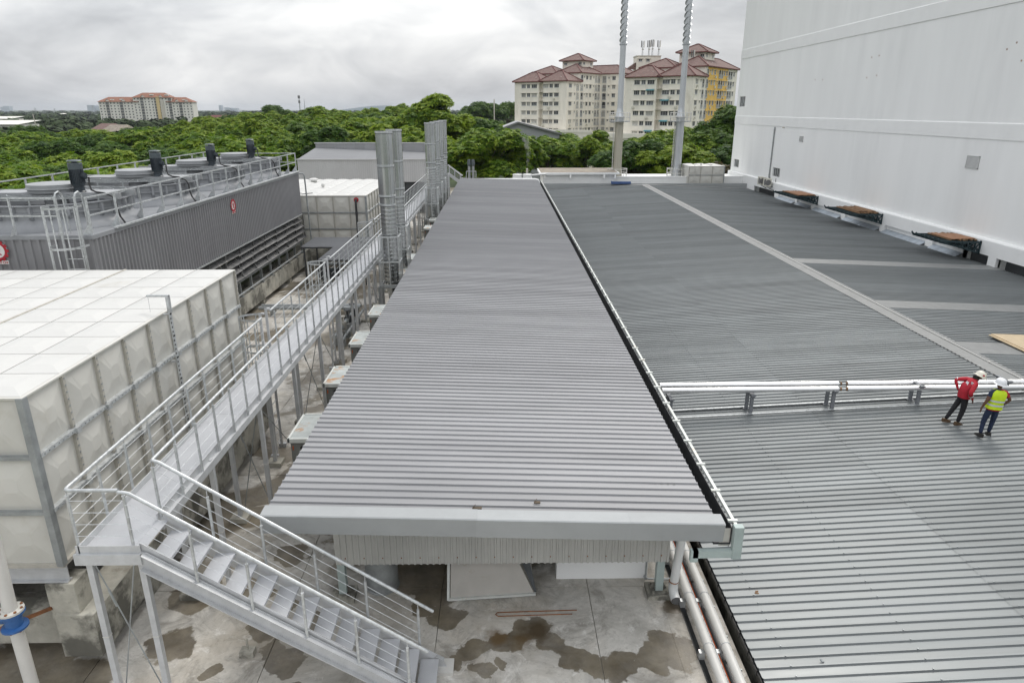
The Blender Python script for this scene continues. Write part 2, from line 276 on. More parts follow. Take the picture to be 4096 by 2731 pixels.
# ---------------------------------------------------------------- mesh helpers
class MB:
    def __init__(s): s.v = []; s.f = []; s.m = []
    def add(s, vs, fs, mi=0):
        o = len(s.v); s.v += [tuple(p) for p in vs]; s.f += [tuple(i + o for i in f) for f in fs]; s.m += [mi] * len(fs); return s
    def box(s, x0, x1, y0, y1, z0, z1, mi=0):
        vs = [(x0, y0, z0), (x1, y0, z0), (x1, y1, z0), (x0, y1, z0), (x0, y0, z1), (x1, y0, z1), (x1, y1, z1), (x0, y1, z1)]
        return s.add(vs, [(0, 3, 2, 1), (4, 5, 6, 7), (0, 1, 5, 4), (1, 2, 6, 5), (2, 3, 7, 6), (3, 0, 4, 7)], mi)
    def bar(s, a, b, w, h, mi=0, up=(0, 0, 1)):
        a = Vector(a); b = Vector(b); d = (b - a).normalized(); u = Vector(up)
        if abs(d.dot(u)) > .98: u = Vector((0, 1, 0))
        x = d.cross(u).normalized(); y = x.cross(d).normalized()
        vs = []
        for p in (a, b):
            for sx, sy in ((-1, -1), (1, -1), (1, 1), (-1, 1)): vs.append(p + x * sx * w / 2 + y * sy * h / 2)
        return s.add(vs, [(0, 1, 2, 3)[::-1], (4, 5, 6, 7), (0, 1, 5, 4), (1, 2, 6, 5), (2, 3, 7, 6), (3, 0, 4, 7)], mi)
    def tube(s, pts, r, n=8, mi=0, cap=True, closed=False):
        pts = [Vector(p) for p in pts]; rs = r if isinstance(r, (list, tuple)) else [r] * len(pts)
        m = len(pts); vs = []
        px = None
        for i, p in enumerate(pts):
            if closed: d = (pts[(i + 1) % m] - pts[i - 1])
            else: d = pts[min(i + 1, m - 1)] - pts[max(i - 1, 0)]
            d = d.normalized()
            if px is None:
                u = Vector((0, 0, 1)) if abs(d.z) < .9 else Vector((0, 1, 0)); px = d.cross(u).normalized()
            px = (px - d * px.dot(d)).normalized(); py = d.cross(px)
            for k in range(n):
                a = 2 * math.pi * k / n; vs.append(p + (px * math.cos(a) + py * math.sin(a)) * rs[i])
        fs = []
        for i in range(m if closed else m - 1):
            j = (i + 1) % m
            for k in range(n): fs.append((i * n + k, i * n + (k + 1) % n, j * n + (k + 1) % n, j * n + k))
        if cap and not closed: fs += [tuple(range(n))[::-1], tuple((m - 1) * n + k for k in range(n))]
        return s.add(vs, fs, mi)
    def lathe(s, prof, c=(0, 0, 0), n=24, mi=0, a0=0.0, a1=2 * math.pi):
        full = abs(a1 - a0 - 2 * math.pi) < 1e-6; k = n if full else n + 1; vs = []
        for (r, z) in prof:
            for i in range(k):
                a = a0 + (a1 - a0) * i / n; vs.append((c[0] + r * math.cos(a), c[1] + r * math.sin(a), c[2] + z))
        fs = []
        for j in range(len(prof) - 1):
            for i in range(n):
                i2 = (i + 1) % k; fs.append((j * k + i, j * k + i2, (j + 1) * k + i2, (j + 1) * k + i))
        return s.add(vs, fs, mi)
    def quad(s, a, b, c, d, mi=0): return s.add([a, b, c, d], [(0, 1, 2, 3)], mi)
    def extr(s, poly, axis, a, b, mi=0, cap=True):
        n = len(poly); vs = []
        for t in (a, b):
            for (p, q) in poly: vs.append((t, p, q) if axis == 'x' else (p, t, q) if axis == 'y' else (p, q, t))
        fs = [(i, (i + 1) % n, n + (i + 1) % n, n + i) for i in range(n)]
        if cap: fs += [tuple(range(n))[::-1], tuple(range(n, 2 * n))]
        return s.add(vs, fs, mi)
    def mesh(s, name, mats, smooth=False):
        me = bpy.data.meshes.new(name); me.from_pydata(s.v, [], s.f)
        mats = mats if isinstance(mats, (list, tuple)) else [mats]
        for m in mats: me.materials.append(MT[m] if isinstance(m, str) else m)
        if len(mats) > 1: me.polygons.foreach_set('material_index', s.m)
        bm = bmesh.new(); bm.from_mesh(me); bmesh.ops.recalc_face_normals(bm, faces=bm.faces); bm.to_mesh(me); bm.free()
        if smooth:
            me.polygons.foreach_set('use_smooth', [True] * len(me.polygons))
            try: me.set_sharp_from_angle(angle=R(38))
            except Exception: pass
        me.update(); return me
    def build(s, name, mats, parent=None, smooth=False, loc=None, rz=0):
        return link(name, s.mesh(name, mats, smooth), parent, loc, rz)
def link(name, me, parent=None, loc=None, rz=0):
    o = bpy.data.objects.new(name, me); COL.objects.link(o)
    if parent is not None: o.parent = parent
    if loc is not None: o.location = loc
    if rz: o.rotation_euler = (0, 0, rz)
    return o
def tag(o, label=None, cat=None, group=None, kind=None):
    if label: o['label'] = label
    if cat: o['category'] = cat
    if group: o['group'] = group
    if kind: o['kind'] = kind
    return o
def thing(name, label, cat, loc=(0, 0, 0), rz=0, group=None):
    o = bpy.data.objects.new(name, None); COL.objects.link(o); o.location = loc; o.rotation_euler = (0, 0, rz); o.empty_display_size = .3
    return tag(o, label, cat, group)
def copy_tree(o, parent=None, loc=None, rz=None):
    c = o.copy(); COL.objects.link(c); c.parent = parent
    if loc is not None: c.location = loc
    if rz is not None: c.rotation_euler = (0, 0, rz)
    for ch in list(o.children): copy_tree(ch, c)
    return c
def text_mesh(name, body, size, mat, depth=.004):
    cu = bpy.data.curves.new(name, 'FONT'); cu.body = body; cu.size = size; cu.align_x = 'CENTER'; cu.align_y = 'CENTER'; cu.extrude = depth
    ob = bpy.data.objects.new(name, cu); COL.objects.link(ob)
    dg = bpy.context.evaluated_depsgraph_get(); me = bpy.data.meshes.new_from_object(ob.evaluated_get(dg))
    bpy.data.objects.remove(ob); me.materials.clear(); me.materials.append(MT[mat]); me.name = name
    return me
# ================================================================ setting
g = MB(); g.add([(-9000, -3000, -12.5), (9000, -3000, -12.5), (9000, 14000, -12.5), (-9000, 14000, -12.5)], [(0, 1, 2, 3)])
tag(g.build('ground', 'grass'), kind='structure')

# concrete deck: pale bays with recessed joints over a dark base
g = MB(); g.box(-20, 4.28, -8, 88, -12.4, -.03)
deck = tag(g.build('concrete_deck', 'concrete'), kind='structure')
bx = [-20, -16.25, -13.25, -10.25, -7.25, -4.25, -1.25, 1.75, 4.24]; by = [-8, 2.2, 7.0, 11.72, 16.4, 21, 25.7, 30.4, 35, 40, 46, 52, 58, 64, 70, 76, 82, 88]
for i in range(len(bx) - 1):
    for j in range(len(by) - 1):
        gg = .007
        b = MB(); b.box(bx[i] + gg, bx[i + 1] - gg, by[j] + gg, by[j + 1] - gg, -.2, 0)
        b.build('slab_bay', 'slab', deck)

# ================================================================ low factory with two-slope metal roof (right)
PITCH = .2255
def corr(length, ribs=4, pitch=PITCH, rb=.048, rt=.031, h=.033, step=.006):
    prof = []
    for k in range(ribs):
        y = k * pitch
        prof += [(y, 0), (y + pitch - rb, step * .2), (y + pitch - rb * .5 - rt * .5, h), (y + pitch - rb * .5 + rt * .5, h)]
    prof.append((ribs * pitch, 0)); prof.append((ribs * pitch + .02, .001))
    n = len(prof); vs = []
    for x in (0, length):
        for (y, z) in prof: vs.append((x, y, z))
    b = MB(); b.add(vs, [(i, i + 1, n + i + 1, n + i) for i in range(n - 1)]); return b
SW = 4 * PITCH
fac = thing('factory_building', 'low factory with broad grey ribbed metal roof running beside the white wall', 'building', (16.9, 40, 0))
FX, FY = 16.9, 40
def loc(x, y, z): return (x - FX, y - FY, z)
sA = math.atan(.0513); sB = math.atan(.040)
EAVE, LAP, RIDGE, ZR = 4.36, 9.5, 16.9, .93
def zl(x): return ZR - .0513 * (RIDGE - x)
def zrr(x): return ZR - .040 * (x - RIDGE)
m1 = corr((LAP - EAVE + .06) / math.cos(sA)).mesh('roof_sheet', 'roof_r')
m2 = corr((RIDGE - LAP + .05) / math.cos(sA)).mesh('roof_sheet', 'roof_r')
m3 = corr(12.45 / math.cos(sB)).mesh('roof_sheet', 'roof_r')
Y0, Y1 = 2.0, 81.5; NS = int((Y1 - Y0) / SW)
strips = [(38.55, 39.8), (29.15, 30.4), (23.1, 24.4), (13.0, 14.2)]
for k in range(NS):
    y = Y0 + k * SW
    for me, x in ((m1, EAVE), (m2, LAP)):
        o = link('roof_sheet', me, fac, loc(x, y, zl(x) + (.007 if x == LAP else 0))); o.rotation_euler = (0, -sA, 0)
# right slope: sheets laid out between the flat strips
ys = [Y0] + [v for s in sorted(strips) for v in s] + [Y1]
for a, b in zip(ys[0::2], ys[1::2]):
    n = max(1, round((b - a) / SW)); sc = (b - a) / (n * SW)
    for k in range(n):
        o = link('roof_sheet', m3, fac, loc(RIDGE, a + k * SW * sc, ZR)); o.rotation_euler = (0, sB, 0); o.scale = (1, sc, 1)
for a, b in strips:
    for i in range(5):
        x0 = RIDGE + .2 + i * 2.45; x1 = x0 + 2.47
        q = MB(); z0, z1 = zrr(x0) + .05 + .002 * (i % 2), zrr(x1) + .05 + .002 * (i % 2)
        q.add([(x0, a - .05, z0 - .05), (x0, a, z0), (x0, b, z0), (x0, b + .05, z0 - .05), (x1, a - .05, z1 - .05), (x1, a, z1), (x1, b, z1), (x1, b + .05, z1 - .05)],
              [(0, 1, 5, 4), (1, 2, 6, 5), (2, 3, 7, 6)])
        q.build('flat_strip', 'flash', fac, loc=loc(0, 0, 0))
# ridge capping in lengths, its lower edge notched round the ribs
for i in range(27):
    y0 = Y0 + i * 2.95; y1 = min(y0 + 3.0, Y1 + .1); up = .003 * (i % 2)
    q = MB(); q.add([(RIDGE - .42, y0, zl(RIDGE - .42) + .046 + up), (RIDGE, y0, ZR + .075 + up), (RIDGE + .42, y0, zrr(RIDGE + .42) + .05 + up),
                     (RIDGE - .42, y1, zl(RIDGE - .42) + .046 + up), (RIDGE, y1, ZR + .075 + up), (RIDGE + .42, y1, zrr(RIDGE + .42) + .05 + up)], [(0, 1, 4, 3), (1, 2, 5, 4)])
    n = int((y1 - y0) / PITCH)
    for k in range(n):
        yy = y0 + k * PITCH + .02
        q.add([(RIDGE - .42, yy, zl(RIDGE - .42) + .046), (RIDGE - .42, yy + .13, zl(RIDGE - .42) + .046), (RIDGE - .45, yy + .12, zl(RIDGE - .45) + .004), (RIDGE - .45, yy + .01, zl(RIDGE - .45) + .004)], [(0, 1, 2, 3)])
    q.build('ridge_cap', 'flash', fac, loc=loc(0, 0, 0))
q = MB(); q.tube([(RIDGE + .06, y, ZR + .10) for y in (Y0, 20, 40, 60, Y1)], .018, 6)
for i in range(32): q.box(RIDGE + .02, RIDGE + .10, Y0 + i * 2.5, Y0 + i * 2.5 + .06, ZR + .07, ZR + .125)
q.build('lightning_conductor', 'white_pipe', fac, loc=loc(0, 0, 0))
# long thin earthing tape lying across the near sheets
q = MB(); q.box(EAVE + .12, 28.9, Y0, Y1, -12.4, zl(EAVE) - .10); q.build('wall', 'concrete', fac, loc=loc(0, 0, 0))
q = MB()
for y in np.arange(Y0, Y1, .45):
    q.box(EAVE - .02, EAVE + .14, y, y + .42, zl(EAVE) - .16, zl(EAVE) - .045)
q.build('eave_filler', 'gutter_dark', fac, loc=loc(0, 0, 0))
q = MB()                                                    # verge flashing at the far end
q.add([(EAVE, 81.35, zl(EAVE) + .05), (RIDGE, 81.35, ZR + .06), (29.3, 81.35, zrr(29.3) + .05), (29.3, 81.75, zrr(29.3) + .06), (RIDGE, 81.75, ZR + .07), (EAVE, 81.75, zl(EAVE) + .06)], [(0, 1, 4, 5), (1, 2, 3, 4)])
q.build('verge_flashing', 'flash', fac, loc=loc(0, 0, 0))
q = MB(); q.box(EAVE, 29.3, 82.3, 82.5, -1, 1.02); q.build('parapet_wall', 'fascia', fac, loc=loc(0, 0, 0))
q = MB(); q.box(EAVE, 29.3, 81.4, 82.3, -.3, .1); q.build('valley_gutter', 'shade', fac, loc=loc(0, 0, 0))
# screws along the lap and a few scuffs
q = MB()
for k in range(NS * 4):
    y = Y0 + k * PITCH + .1
    for x in (4.9, 7.2, 9.6, 12.2, 14.6): 
        if y < 30: q.box(x, x + .02, y + .09, y + .11, zl(x) + .036, zl(x) + .05)
tag(q.build('roof_screws', 'galv_dull', fac, loc=loc(0, 0, 0)), kind='stuff')

# ================================================================ white building (right)
wb = thing('white_building', 'tall blank white rendered building with two ledges rising beyond the metal roof', 'building', (29.5, 50, 0))
def wl(q, name, mat, par=wb, **k): return q.build(name, mat, par, loc=(-29.5, -50, 0), **k)
# main wall with window openings cut as panels: build as grid of boxes round the holes (thickness 0.35)
WX, WE, WN = 29.5, 89.8, -4.0
holes = [(86.84, 88.93, 9.62, 10.82), (86.8, 88.73, 2.45, 3.42), (73.7, 75.69, 2.45, 3.40)]
ysp = sorted({WN, WE, *[h[0] for h in holes], *[h[1] for h in holes]}); zsp = sorted({1.93, 24.0, *[h[2] for h in holes], *[h[3] for h in holes]})
q = MB()
for a, b in zip(ysp, ysp[1:]):
    for c, d in zip(zsp, zsp[1:]):
        my, mz = (a + b) / 2, (c + d) / 2
        if any(h[0] < my < h[1] and h[2] < mz < h[3] for h in holes): continue
        q.add([(WX, a, c), (WX, b, c), (WX, b, d), (WX, a, d)], [(0, 1, 2, 3)])
for (a, b, c, d) in holes:
    q.add([(WX, a, c), (WX, b, c), (WX, b, d), (WX, a, d), (WX + .22, a, c), (WX + .22, b, c), (WX + .22, b, d), (WX + .22, a, d)], [(0, 1, 5, 4), (1, 2, 6, 5), (2, 3, 7, 6), (3, 0, 4, 7)])
q.add([(WX, WE, -12.4), (WX + 40, WE, -12.4), (WX + 40, WE, 24), (WX, WE, 24)], [(0, 1, 2, 3)])
q.add([(WX, WN, -12.4), (WX + 40, WN, -12.4), (WX + 40, WN, 24), (WX, WN, 24)], [(0, 1, 2, 3)])
q.add([(WX, WN, 24), (WX + 40, WN, 24), (WX + 40, WE, 24), (WX, WE, 24)], [(0, 1, 2, 3)])
q.box(WX - .02, WX + .2, 82, WE - .01, -12.4, .4)
wl(q, 'wall', 'white_wall')
def ledge(z0, z1, d, nm='ledge'):
    q = MB(); q.extr([(WX - d, z0), (WX - d, z1 - .05), (WX - d + .03, z1), (WX + .05, z1 + .02), (WX + .05, z0)], 'y', WN, WE + .02); wl(q, nm, 'white_trim')
ledge(7.63, 8.58, .045); ledge(15.13, 16.16, .05)
# plinth beam, pilasters, recessed panels and dark openings along the foot of the wall
q = MB(); q.extr([(WX - .30, 1.02), (WX - .30, 1.86), (WX - .26, 1.92), (WX + .05, 1.95), (WX + .05, 1.02)], 'y', WN, WE + .02); wl(q, 'plinth_beam', 'white_trim')
pil = [(72.6, 73.7), (67.8, 68.3), (63.9, 64.6), (57.9, 58.6), (51.6, 52.3), (45.5, 46.3), (39.25, 39.95), (33.0, 33.7), (26.8, 27.5)]
for a, b in pil:
    q = MB(); q.box(WX - .30, WX, a, b, .2, 1.02); wl(q, 'pilaster', 'white_trim')
for a, b in ((79.9, 89.8),):
    q = MB(); q.box(WX - .30, WX, a, b, -1, 1.02); wl(q, 'pilaster', 'white_trim')
opened = [(39.95, 42.4), (33.7, 39.25), (73.7, 79.9)]
segs = [(68.3, 72.6), (64.6, 67.8), (58.6, 63.9), (52.3, 57.9), (46.3, 51.6), (42.4, 45.5), (27.5, 33.0), (10, 26.8)]
for a, b in segs:
    q = MB(); q.box(WX - .12, WX + .1, a, b, .1, 1.02); wl(q, 'recessed_panel', 'white_wall')
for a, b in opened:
    q = MB(); q.box(WX + .35, WX + .45, a - .3, b + .3, -1.5, 1.05); wl(q, 'opening_dark_fill', 'shade')  # dark sheet stands in for the shade inside the opening
    
    for c0, c1 in ((a - .12, a), (b, b + .12)): q = MB(); q.box(WX - .12, WX + .9, c0, c1, -.5, 1.02); wl(q, 'opening_reveal', 'white_wall')
# sloping lead flashings between pilasters
lab = []
for a, b in [(68.35, 72.55), (64.65, 67.75), (58.65, 63.85), (52.35, 57.85), (46.35, 51.55), (42.45, 45.45)]:
    n = max(2, int((b - a) / 1.15))
    for i in range(n):
        y0 = a + (b - a) * i / n; y1 = a + (b - a) * (i + 1) / n + .03; dz = .004 * (i % 2)
        q = MB(); q.add([(WX - .13, y0, .70 + dz), (WX - .13, y1, .70 + dz), (WX - .62, y1, .475 + dz), (WX - .62, y0, .475 + dz), (WX - .64, y0, .44), (WX - .64, y1, .44)], [(0, 1, 2, 3), (3, 2, 5, 4)])
        wl(q, 'flashing', 'lead')
# windows
for (a, b, c, d) in holes:
    q = MB(); q.box(WX + .15, WX + .19, a, b, c, d); w_ = wl(q, 'window', 'glass')
    q = MB()
    for t in (0, .25, .5, .75, 1): y = a + (b - a) * t; q.box(WX + .11, WX + .17, y - .035, y + .035, c, d)
    q.box(WX + .11, WX + .17, a, b, c, c + .06); q.box(WX + .11, WX + .17, a, b, d - .06, d)
    o = q.build('window_frame', 'frame', w_)
# louvre vents
for (a, b, c, d, n) in ((68.95, 69.78, 6.33, 6.84, 5), (42.95, 44.15, 5.83, 6.60, 12)):
    q = MB(); q.box(WX - .02, WX + .0, a, b, c, d); v = wl(q, 'louvre_vent', 'grille')
    q = MB()
    for i in range(n):
        z = c + (d - c) * (i + .5) / n; q.add([(WX - .05, a + .04, z - .02), (WX - .05, b - .04, z - .02), (WX - .022, b - .04, z + .025), (WX - .022, a + .04, z + .025)], [(0, 1, 2, 3)])
    for y in (a, b - .05): q.box(WX - .055, WX - .021, y, y + .05, c, d)
    q.box(WX - .055, WX - .021, a, b, d - .05, d); q.box(WX - .055, WX - .021, a, b, c, c + .05)
    q.build('louvre_blades', 'frame', v)
q = MB(); q.tube([(WX - .07, 76.35, 1.9), (WX - .07, 76.35, 7.55)], .075, 8)
for z in (2.5, 4.2, 5.9, 7.2): q.box(WX - .16, WX, 76.24, 76.46, z, z + .05)
wl(q, 'downpipe', 'galv_dull')
q = MB()
random.seed(5)
for (y, z) in ((58.1, 13.2), (57.0, 13.25), (58.4, 11.7), (56.9, 11.8), (68.0, 11.9), (66.4, 11.85), (42.6, 12.6), (41.9, 12.9), (41.2, 11.9)):
    q.box(WX - .006, WX, y, y + .10, z, z + .09)
wl(q, 'anchor_holes', 'rust')
q = MB(); q.lathe([(0, -.08), (.1, -.06), (.12, 0), (.1, .06), (0, .08)], (WX - .14, 73.9, 7.55), 10); wl(q, 'wall_lamp', 'ac')

# ================================================================ central generator shed
shed = thing('generator_shed', 'long open shed with grey ribbed roof sloping gently to a side gutter', 'shed', (0, 40, 0))
def sl_(q, name, mat, **k): return q.build(name, mat, shed, loc=(0, -40, 0), **k)
XL, XR_ = -4.0, 3.66; CS = .033; ZL = 2.94
def zc(x): return ZL - CS * (x - XL)
cA = math.atan(CS)
mc = corr((XR_ - XL) / math.cos(cA)).mesh('roof_sheet', 'roof_c')
SY0, SY1 = 10.12, 69.4
for k in range(int((SY1 - SY0) / SW)):
    o = link('roof_sheet', mc, shed, (XL, SY0 + k * SW - 40, ZL)); o.rotation_euler = (0, cA, 0)
# barge flashing at the near end, in four folded lengths
cuts = [XL - .03, -3.42, -.45, 2.15, 3.74]
for i, (a, b) in enumerate(zip(cuts, cuts[1:])):
    up = .004 * (i % 2)
    q = MB(); pr = [(10.14, .055), (9.86, .045), (9.84, .03), (9.90, -.34), (9.96, -.35)]
    vs = [(a, y, zc(a) + z + up) for y, z in pr] + [(b + .02, y, zc(b) + z + up) for y, z in pr]
    q.add(vs, [(j, j + 1, 6 + j, 5 + j) for j in range(4)]); sl_(q, 'barge_flashing', 'fascia')
q = MB(); q.add([(XL - .03, 9.85, zc(XL) + .04), (XL - .03, 10.14, zc(XL) + .05), (XL - .03, 10.14, zc(XL) - .3), (XL - .03, 9.90, zc(XL) - .33)], [(0, 1, 2, 3)]); sl_(q, 'flashing_end', 'fascia')
# box gutter down the right-hand side
for i in range(20):
    y0 = 9.9 + i * 2.98; y1 = y0 + 2.985
    q = MB(); q.extr([(3.60, 2.60), (3.60, 2.30), (3.90, 2.30), (3.90, 2.63), (3.885, 2.63), (3.885, 2.315), (3.615, 2.315), (3.615, 2.60)], 'y', y0, y1); gt = sl_(q, 'gutter', 'gutter_dark')
    q = MB(); q.box(3.945, 4.0, y0, y1, 2.60, 2.665); q.build('gutter_rim', 'gutter_rim', gt)
    for t in (.12, 1.10, 2.09):
        q = MB(); q.box(3.86, 4.03, y0 + t, y0 + t + .05, 2.660, 2.69); q.box(3.96, 3.985, y0 + t, y0 + t + .05, 2.28, 2.662); q.build('gutter_strap', 'gutter_rim', gt)
q = MB(); q.box(3.905, 4.06, 9.78, 9.90, 2.08, 2.70); q.box(3.24, 3.905, 9.79, 9.88, 2.10, 2.24); q.box(3.20, 3.33, 9.79, 9.88, 2.02, 2.24); sl_(q, 'gutter_bracket', 'post_green')
q = MB(); q.add([(3.74, 9.93, 2.60), (3.90, 9.93, 2.60), (3.90, 9.93, 2.25), (3.70, 9.93, 2.25)], [(0, 1, 2, 3)]); sl_(q, 'gutter_stop', 'grp')
# frames: columns with base plates, rafters, edge beams
cy = [11.5 + 5.75 * i for i in range(11)]
for i, y in enumerate(cy):
    for x, lab_ in ((-3.22, 'l'), (3.16, 'r')):
        q = MB(); q.box(x - .075, x + .075, y - .075, y + .075, .12, zc(x) - .3); c_ = sl_(q, 'column', 'post_green')
        q = MB(); q.box(x - .24, x + .24, y - .22, y + .22, 0, .11); q.box(x - .17, x + .17, y - .17, y + .17, .11, .125)
        q.add([(x - .17, y, .125), (x - .075, y, .125), (x - .075, y, .3)], [(0, 1, 2)]); q.add([(x + .17, y, .125), (x + .075, y, .125), (x + .075, y, .3)], [(0, 1, 2)])
        for sx in (-.13, .13):
            for sy in (-.13, .13): q.box(x + sx - .015, x + sx + .015, y + sy - .015, y + sy + .015, .125, .17)
        q.build('base_plinth', 'concrete', c_)
    q = MB(); q.bar((XL + .15, y, zc(XL + .15) - .19), (XR_ - .1, y, zc(XR_ - .1) - .19), .12, .22); sl_(q, 'rafter', 'post_green')
for x in (-3.9, -3.22, -1.6, 0, 1.6, 3.16):
    q = MB(); q.box(x - .04, x + .04, 9.98, 69.3, zc(x) - .085, zc(x) - .015); sl_(q, 'purlin', 'post_green')
# ribbed gable cladding hung between the first columns
q0 = []
for k in range(9):
    n = 6; p_ = .12; x0 = -3.24 + k * .72; prof = []
    for j in range(n):
        xx = x0 + j * p_; prof += [(xx, 0), (xx + p_ - .052, 0), (xx + p_ - .042, -.022), (xx + p_ - .012, -.022)]
    prof.append((x0 + n * p_, 0)); m_ = len(prof)
    q = MB(); q.add([(x, 11.2 + d, .99) for x, d in prof] + [(x, 11.2 + d, 2.72) for x, d in prof], [(i, i + 1, m_ + i + 1, m_ + i) for i in range(m_ - 1)]); sl_(q, 'cladding_sheet', 'clad')
q = MB(); q.box(-3.2, 3.2, 11.24, 11.3, 1.10, 1.2); q.box(-3.2, 3.2, 11.24, 11.3, 2.0, 2.1); sl_(q, 'girt', 'post_green')
q = MB()
for k in range(18): q.box(-3.05 + k * .36, -3.03 + k * .36, 11.165, 11.18, 1.14, 1.16)
tag(sl_(q, 'cladding_screws', 'rust'), kind='stuff')
# ================================================================ raised walkway
wk = thing('raised_walkway', 'long silver steel walkway with cable railings running past the chimneys', 'walkway', (-5.9, 9, 0))
def wp(q, name, mat, par=None, **k):
    return q.build(name, mat, par or wk, loc=(5.9, -9, 0) if par is None else None, **k)
DX0, DX1, DZ = -6.36, -5.50, 3.10
WY0, WY1 = 8.72, 62.0
y = WY0; i = 0
while y < WY1:
    y2 = min(y + 2.44, WY1); q = MB(); q.box(DX0 + .06, DX1 - .06, y + .004, y2 - .004, DZ - .006, DZ)
    wp(q, 'deck_plate', 'checker'); y = y2; i += 1
q = MB(); q.box(DX1 - .058, DX1 + .12, WY0 + .005, 9.555, DZ - .007, DZ - .001); wp(q, 'deck_plate', 'checker')
for x0, x1, ya in ((DX0 - .03, DX0 + .06, WY0), (DX1 - .06, DX1 + .03, 9.56)):
    q = MB()
    if x0 < -6: q.extr([(x0, DZ - .18), (x0, DZ - .03), (x0 + .07, DZ - .03), (x0 + .07, DZ + .11), (x1, DZ + .11), (x1, DZ - .18)], 'y', ya, WY1)
    else: q.extr([(x1, DZ - .18), (x1, DZ - .03), (x1 - .07, DZ - .03), (x1 - .07, DZ + .11), (x0, DZ + .11), (x0, DZ - .18)], 'y', ya, WY1)
    wp(q, 'side_beam', 'alu_paint')
q = MB(); q.box(DX0 - .03, DX1 + .10, WY0 - .04, WY0, DZ - .20, DZ - .02); q.box(DX0, DX1 + .10, WY0, WY0 + .012, DZ - .02, DZ + .11); wp(q, 'landing_beam', 'alu_paint')
# posts, handrails and cables
pm = MB(); pm.tube([(0, 0, -.05), (0, 0, .93)], .024, 8); pm.tube([(0, 0, .93), (0, 0, 1.03)], .008, 6); pm.tube([(0, 0, .925), (0, 0, .935)], .027, 8); post_me = pm.mesh('rail_post', 'galv', True)
def wpos(x, y, z): return (x + 5.9, y - 9, z)
gaps = [(17.35, 18.05), (24.25, 24.95), (33.5, 34.2), (43.5, 44.2)]
RAILZ = DZ + 1.04
yy = []
y = WY0 + .06
while y < WY1: yy.append(y); y += .80
for y in yy:
    if not any(a - .05 < y < b + .05 for a, b in gaps): link('rail_post', post_me, wk, wpos(DX0 + .02, y, DZ))
    if y > 9.6: link('rail_post', post_me, wk, wpos(DX1 - .0, y, DZ))
link('rail_post', post_me, wk, wpos(DX1, 9.60, DZ)); link('rail_post', post_me, wk, wpos(DX1 - .02, WY0 + .05, DZ))
segs_l = []; a = WY0
for g0, g1 in gaps + [(WY1, WY1)]: segs_l.append((a, g0)); a = g1
for k, (a, b) in enumerate(segs_l):
    q = MB(); x = DX0 + .02
    if k == 0: q.tube([(DX1 - .06, a + .02, RAILZ), (x + .08, a + .02, RAILZ), (x + .02, a + .04, RAILZ), (x, a + .10, RAILZ), (x, b, RAILZ)], .029, 10)
    else: q.tube([(x, a, RAILZ), (x, b, RAILZ)], .029, 10)
    wp(q, 'handrail', 'galv', smooth=True)
    for t in (.25, .45, .65, .85):
        q = MB(); q.tube([(x, a + .05, DZ + t), (x, b, DZ + t)], .0055, 4); wp(q, 'cable', 'galv')
for t in (.25, .45, .65, .85):
    q = MB(); q.tube([(DX1, 9.6, DZ + t), (DX1, WY1, DZ + t)], .0055, 4); wp(q, 'cable', 'galv')
    q = MB(); q.tube([(DX0 + .02, WY0 + .05, DZ + t), (DX1, WY0 + .05, DZ + t)], .0055, 4); wp(q, 'cable', 'galv')
q = MB(); q.tube([(DX1, 9.62, RAILZ), (DX1, WY1, RAILZ)], .029, 10); wp(q, 'handrail', 'galv', smooth=True)
# legs with feet, splice bands and tie rods
ly = [8.80, 11.6, 14.3, 17.0, 19.7, 22.4, 25.1, 27.8, 30.5, 33.2, 35.9, 38.6, 41.3, 44, 46.7, 49.4, 52.1, 54.8, 57.5, 60.2]
lg = MB(); lg.box(-.045, .045, -.045, .045, .12, DZ - .18); leg_me = lg.mesh('leg', 'alu_paint')
ft = MB(); ft.box(-.2, .2, -.18, .18, 0, .12); ft_me = ft.mesh('foot_block', 'concrete')
bd = MB(); bd.box(-.05, .05, -.05, .05, 1.50, 1.515); bd_me = bd.mesh('splice_weld', 'white_pipe')
for j, y in enumerate(ly):
    for x in ((-6.24, -5.46) if j == 0 else (-6.30, -5.53)):
        o = link('leg', leg_me, wk, wpos(x, y, 0)); link('foot_block', ft_me, o); link('splice_weld', bd_me, o)
    if j % 2 == 0:
        q = MB(); q.tube([(-6.2, y + .02, DZ - .25), (-5.5, y + .02, .25)], .011, 5); q.tube([(-5.6, y + .03, DZ - .25), (-6.2, y + .03, .25)], .011, 5)
        q.tube([(-6.07, y + .02, 2.35), (-6.0, y + .02, 2.05)], .02, 6); wp(q, 'tie_rod', 'galv_dull')
        q = MB(); q.tube([(-5.53, y + .1, DZ - .25), (-5.53, y + 2.6, .3)], .010, 5); wp(q, 'tie_rod', 'galv_dull')
    q = MB(); q.box(-6.36, -5.5, y - .05, y + .05, DZ - .17, DZ - .008); wp(q, 'cross_beam', 'alu_paint')
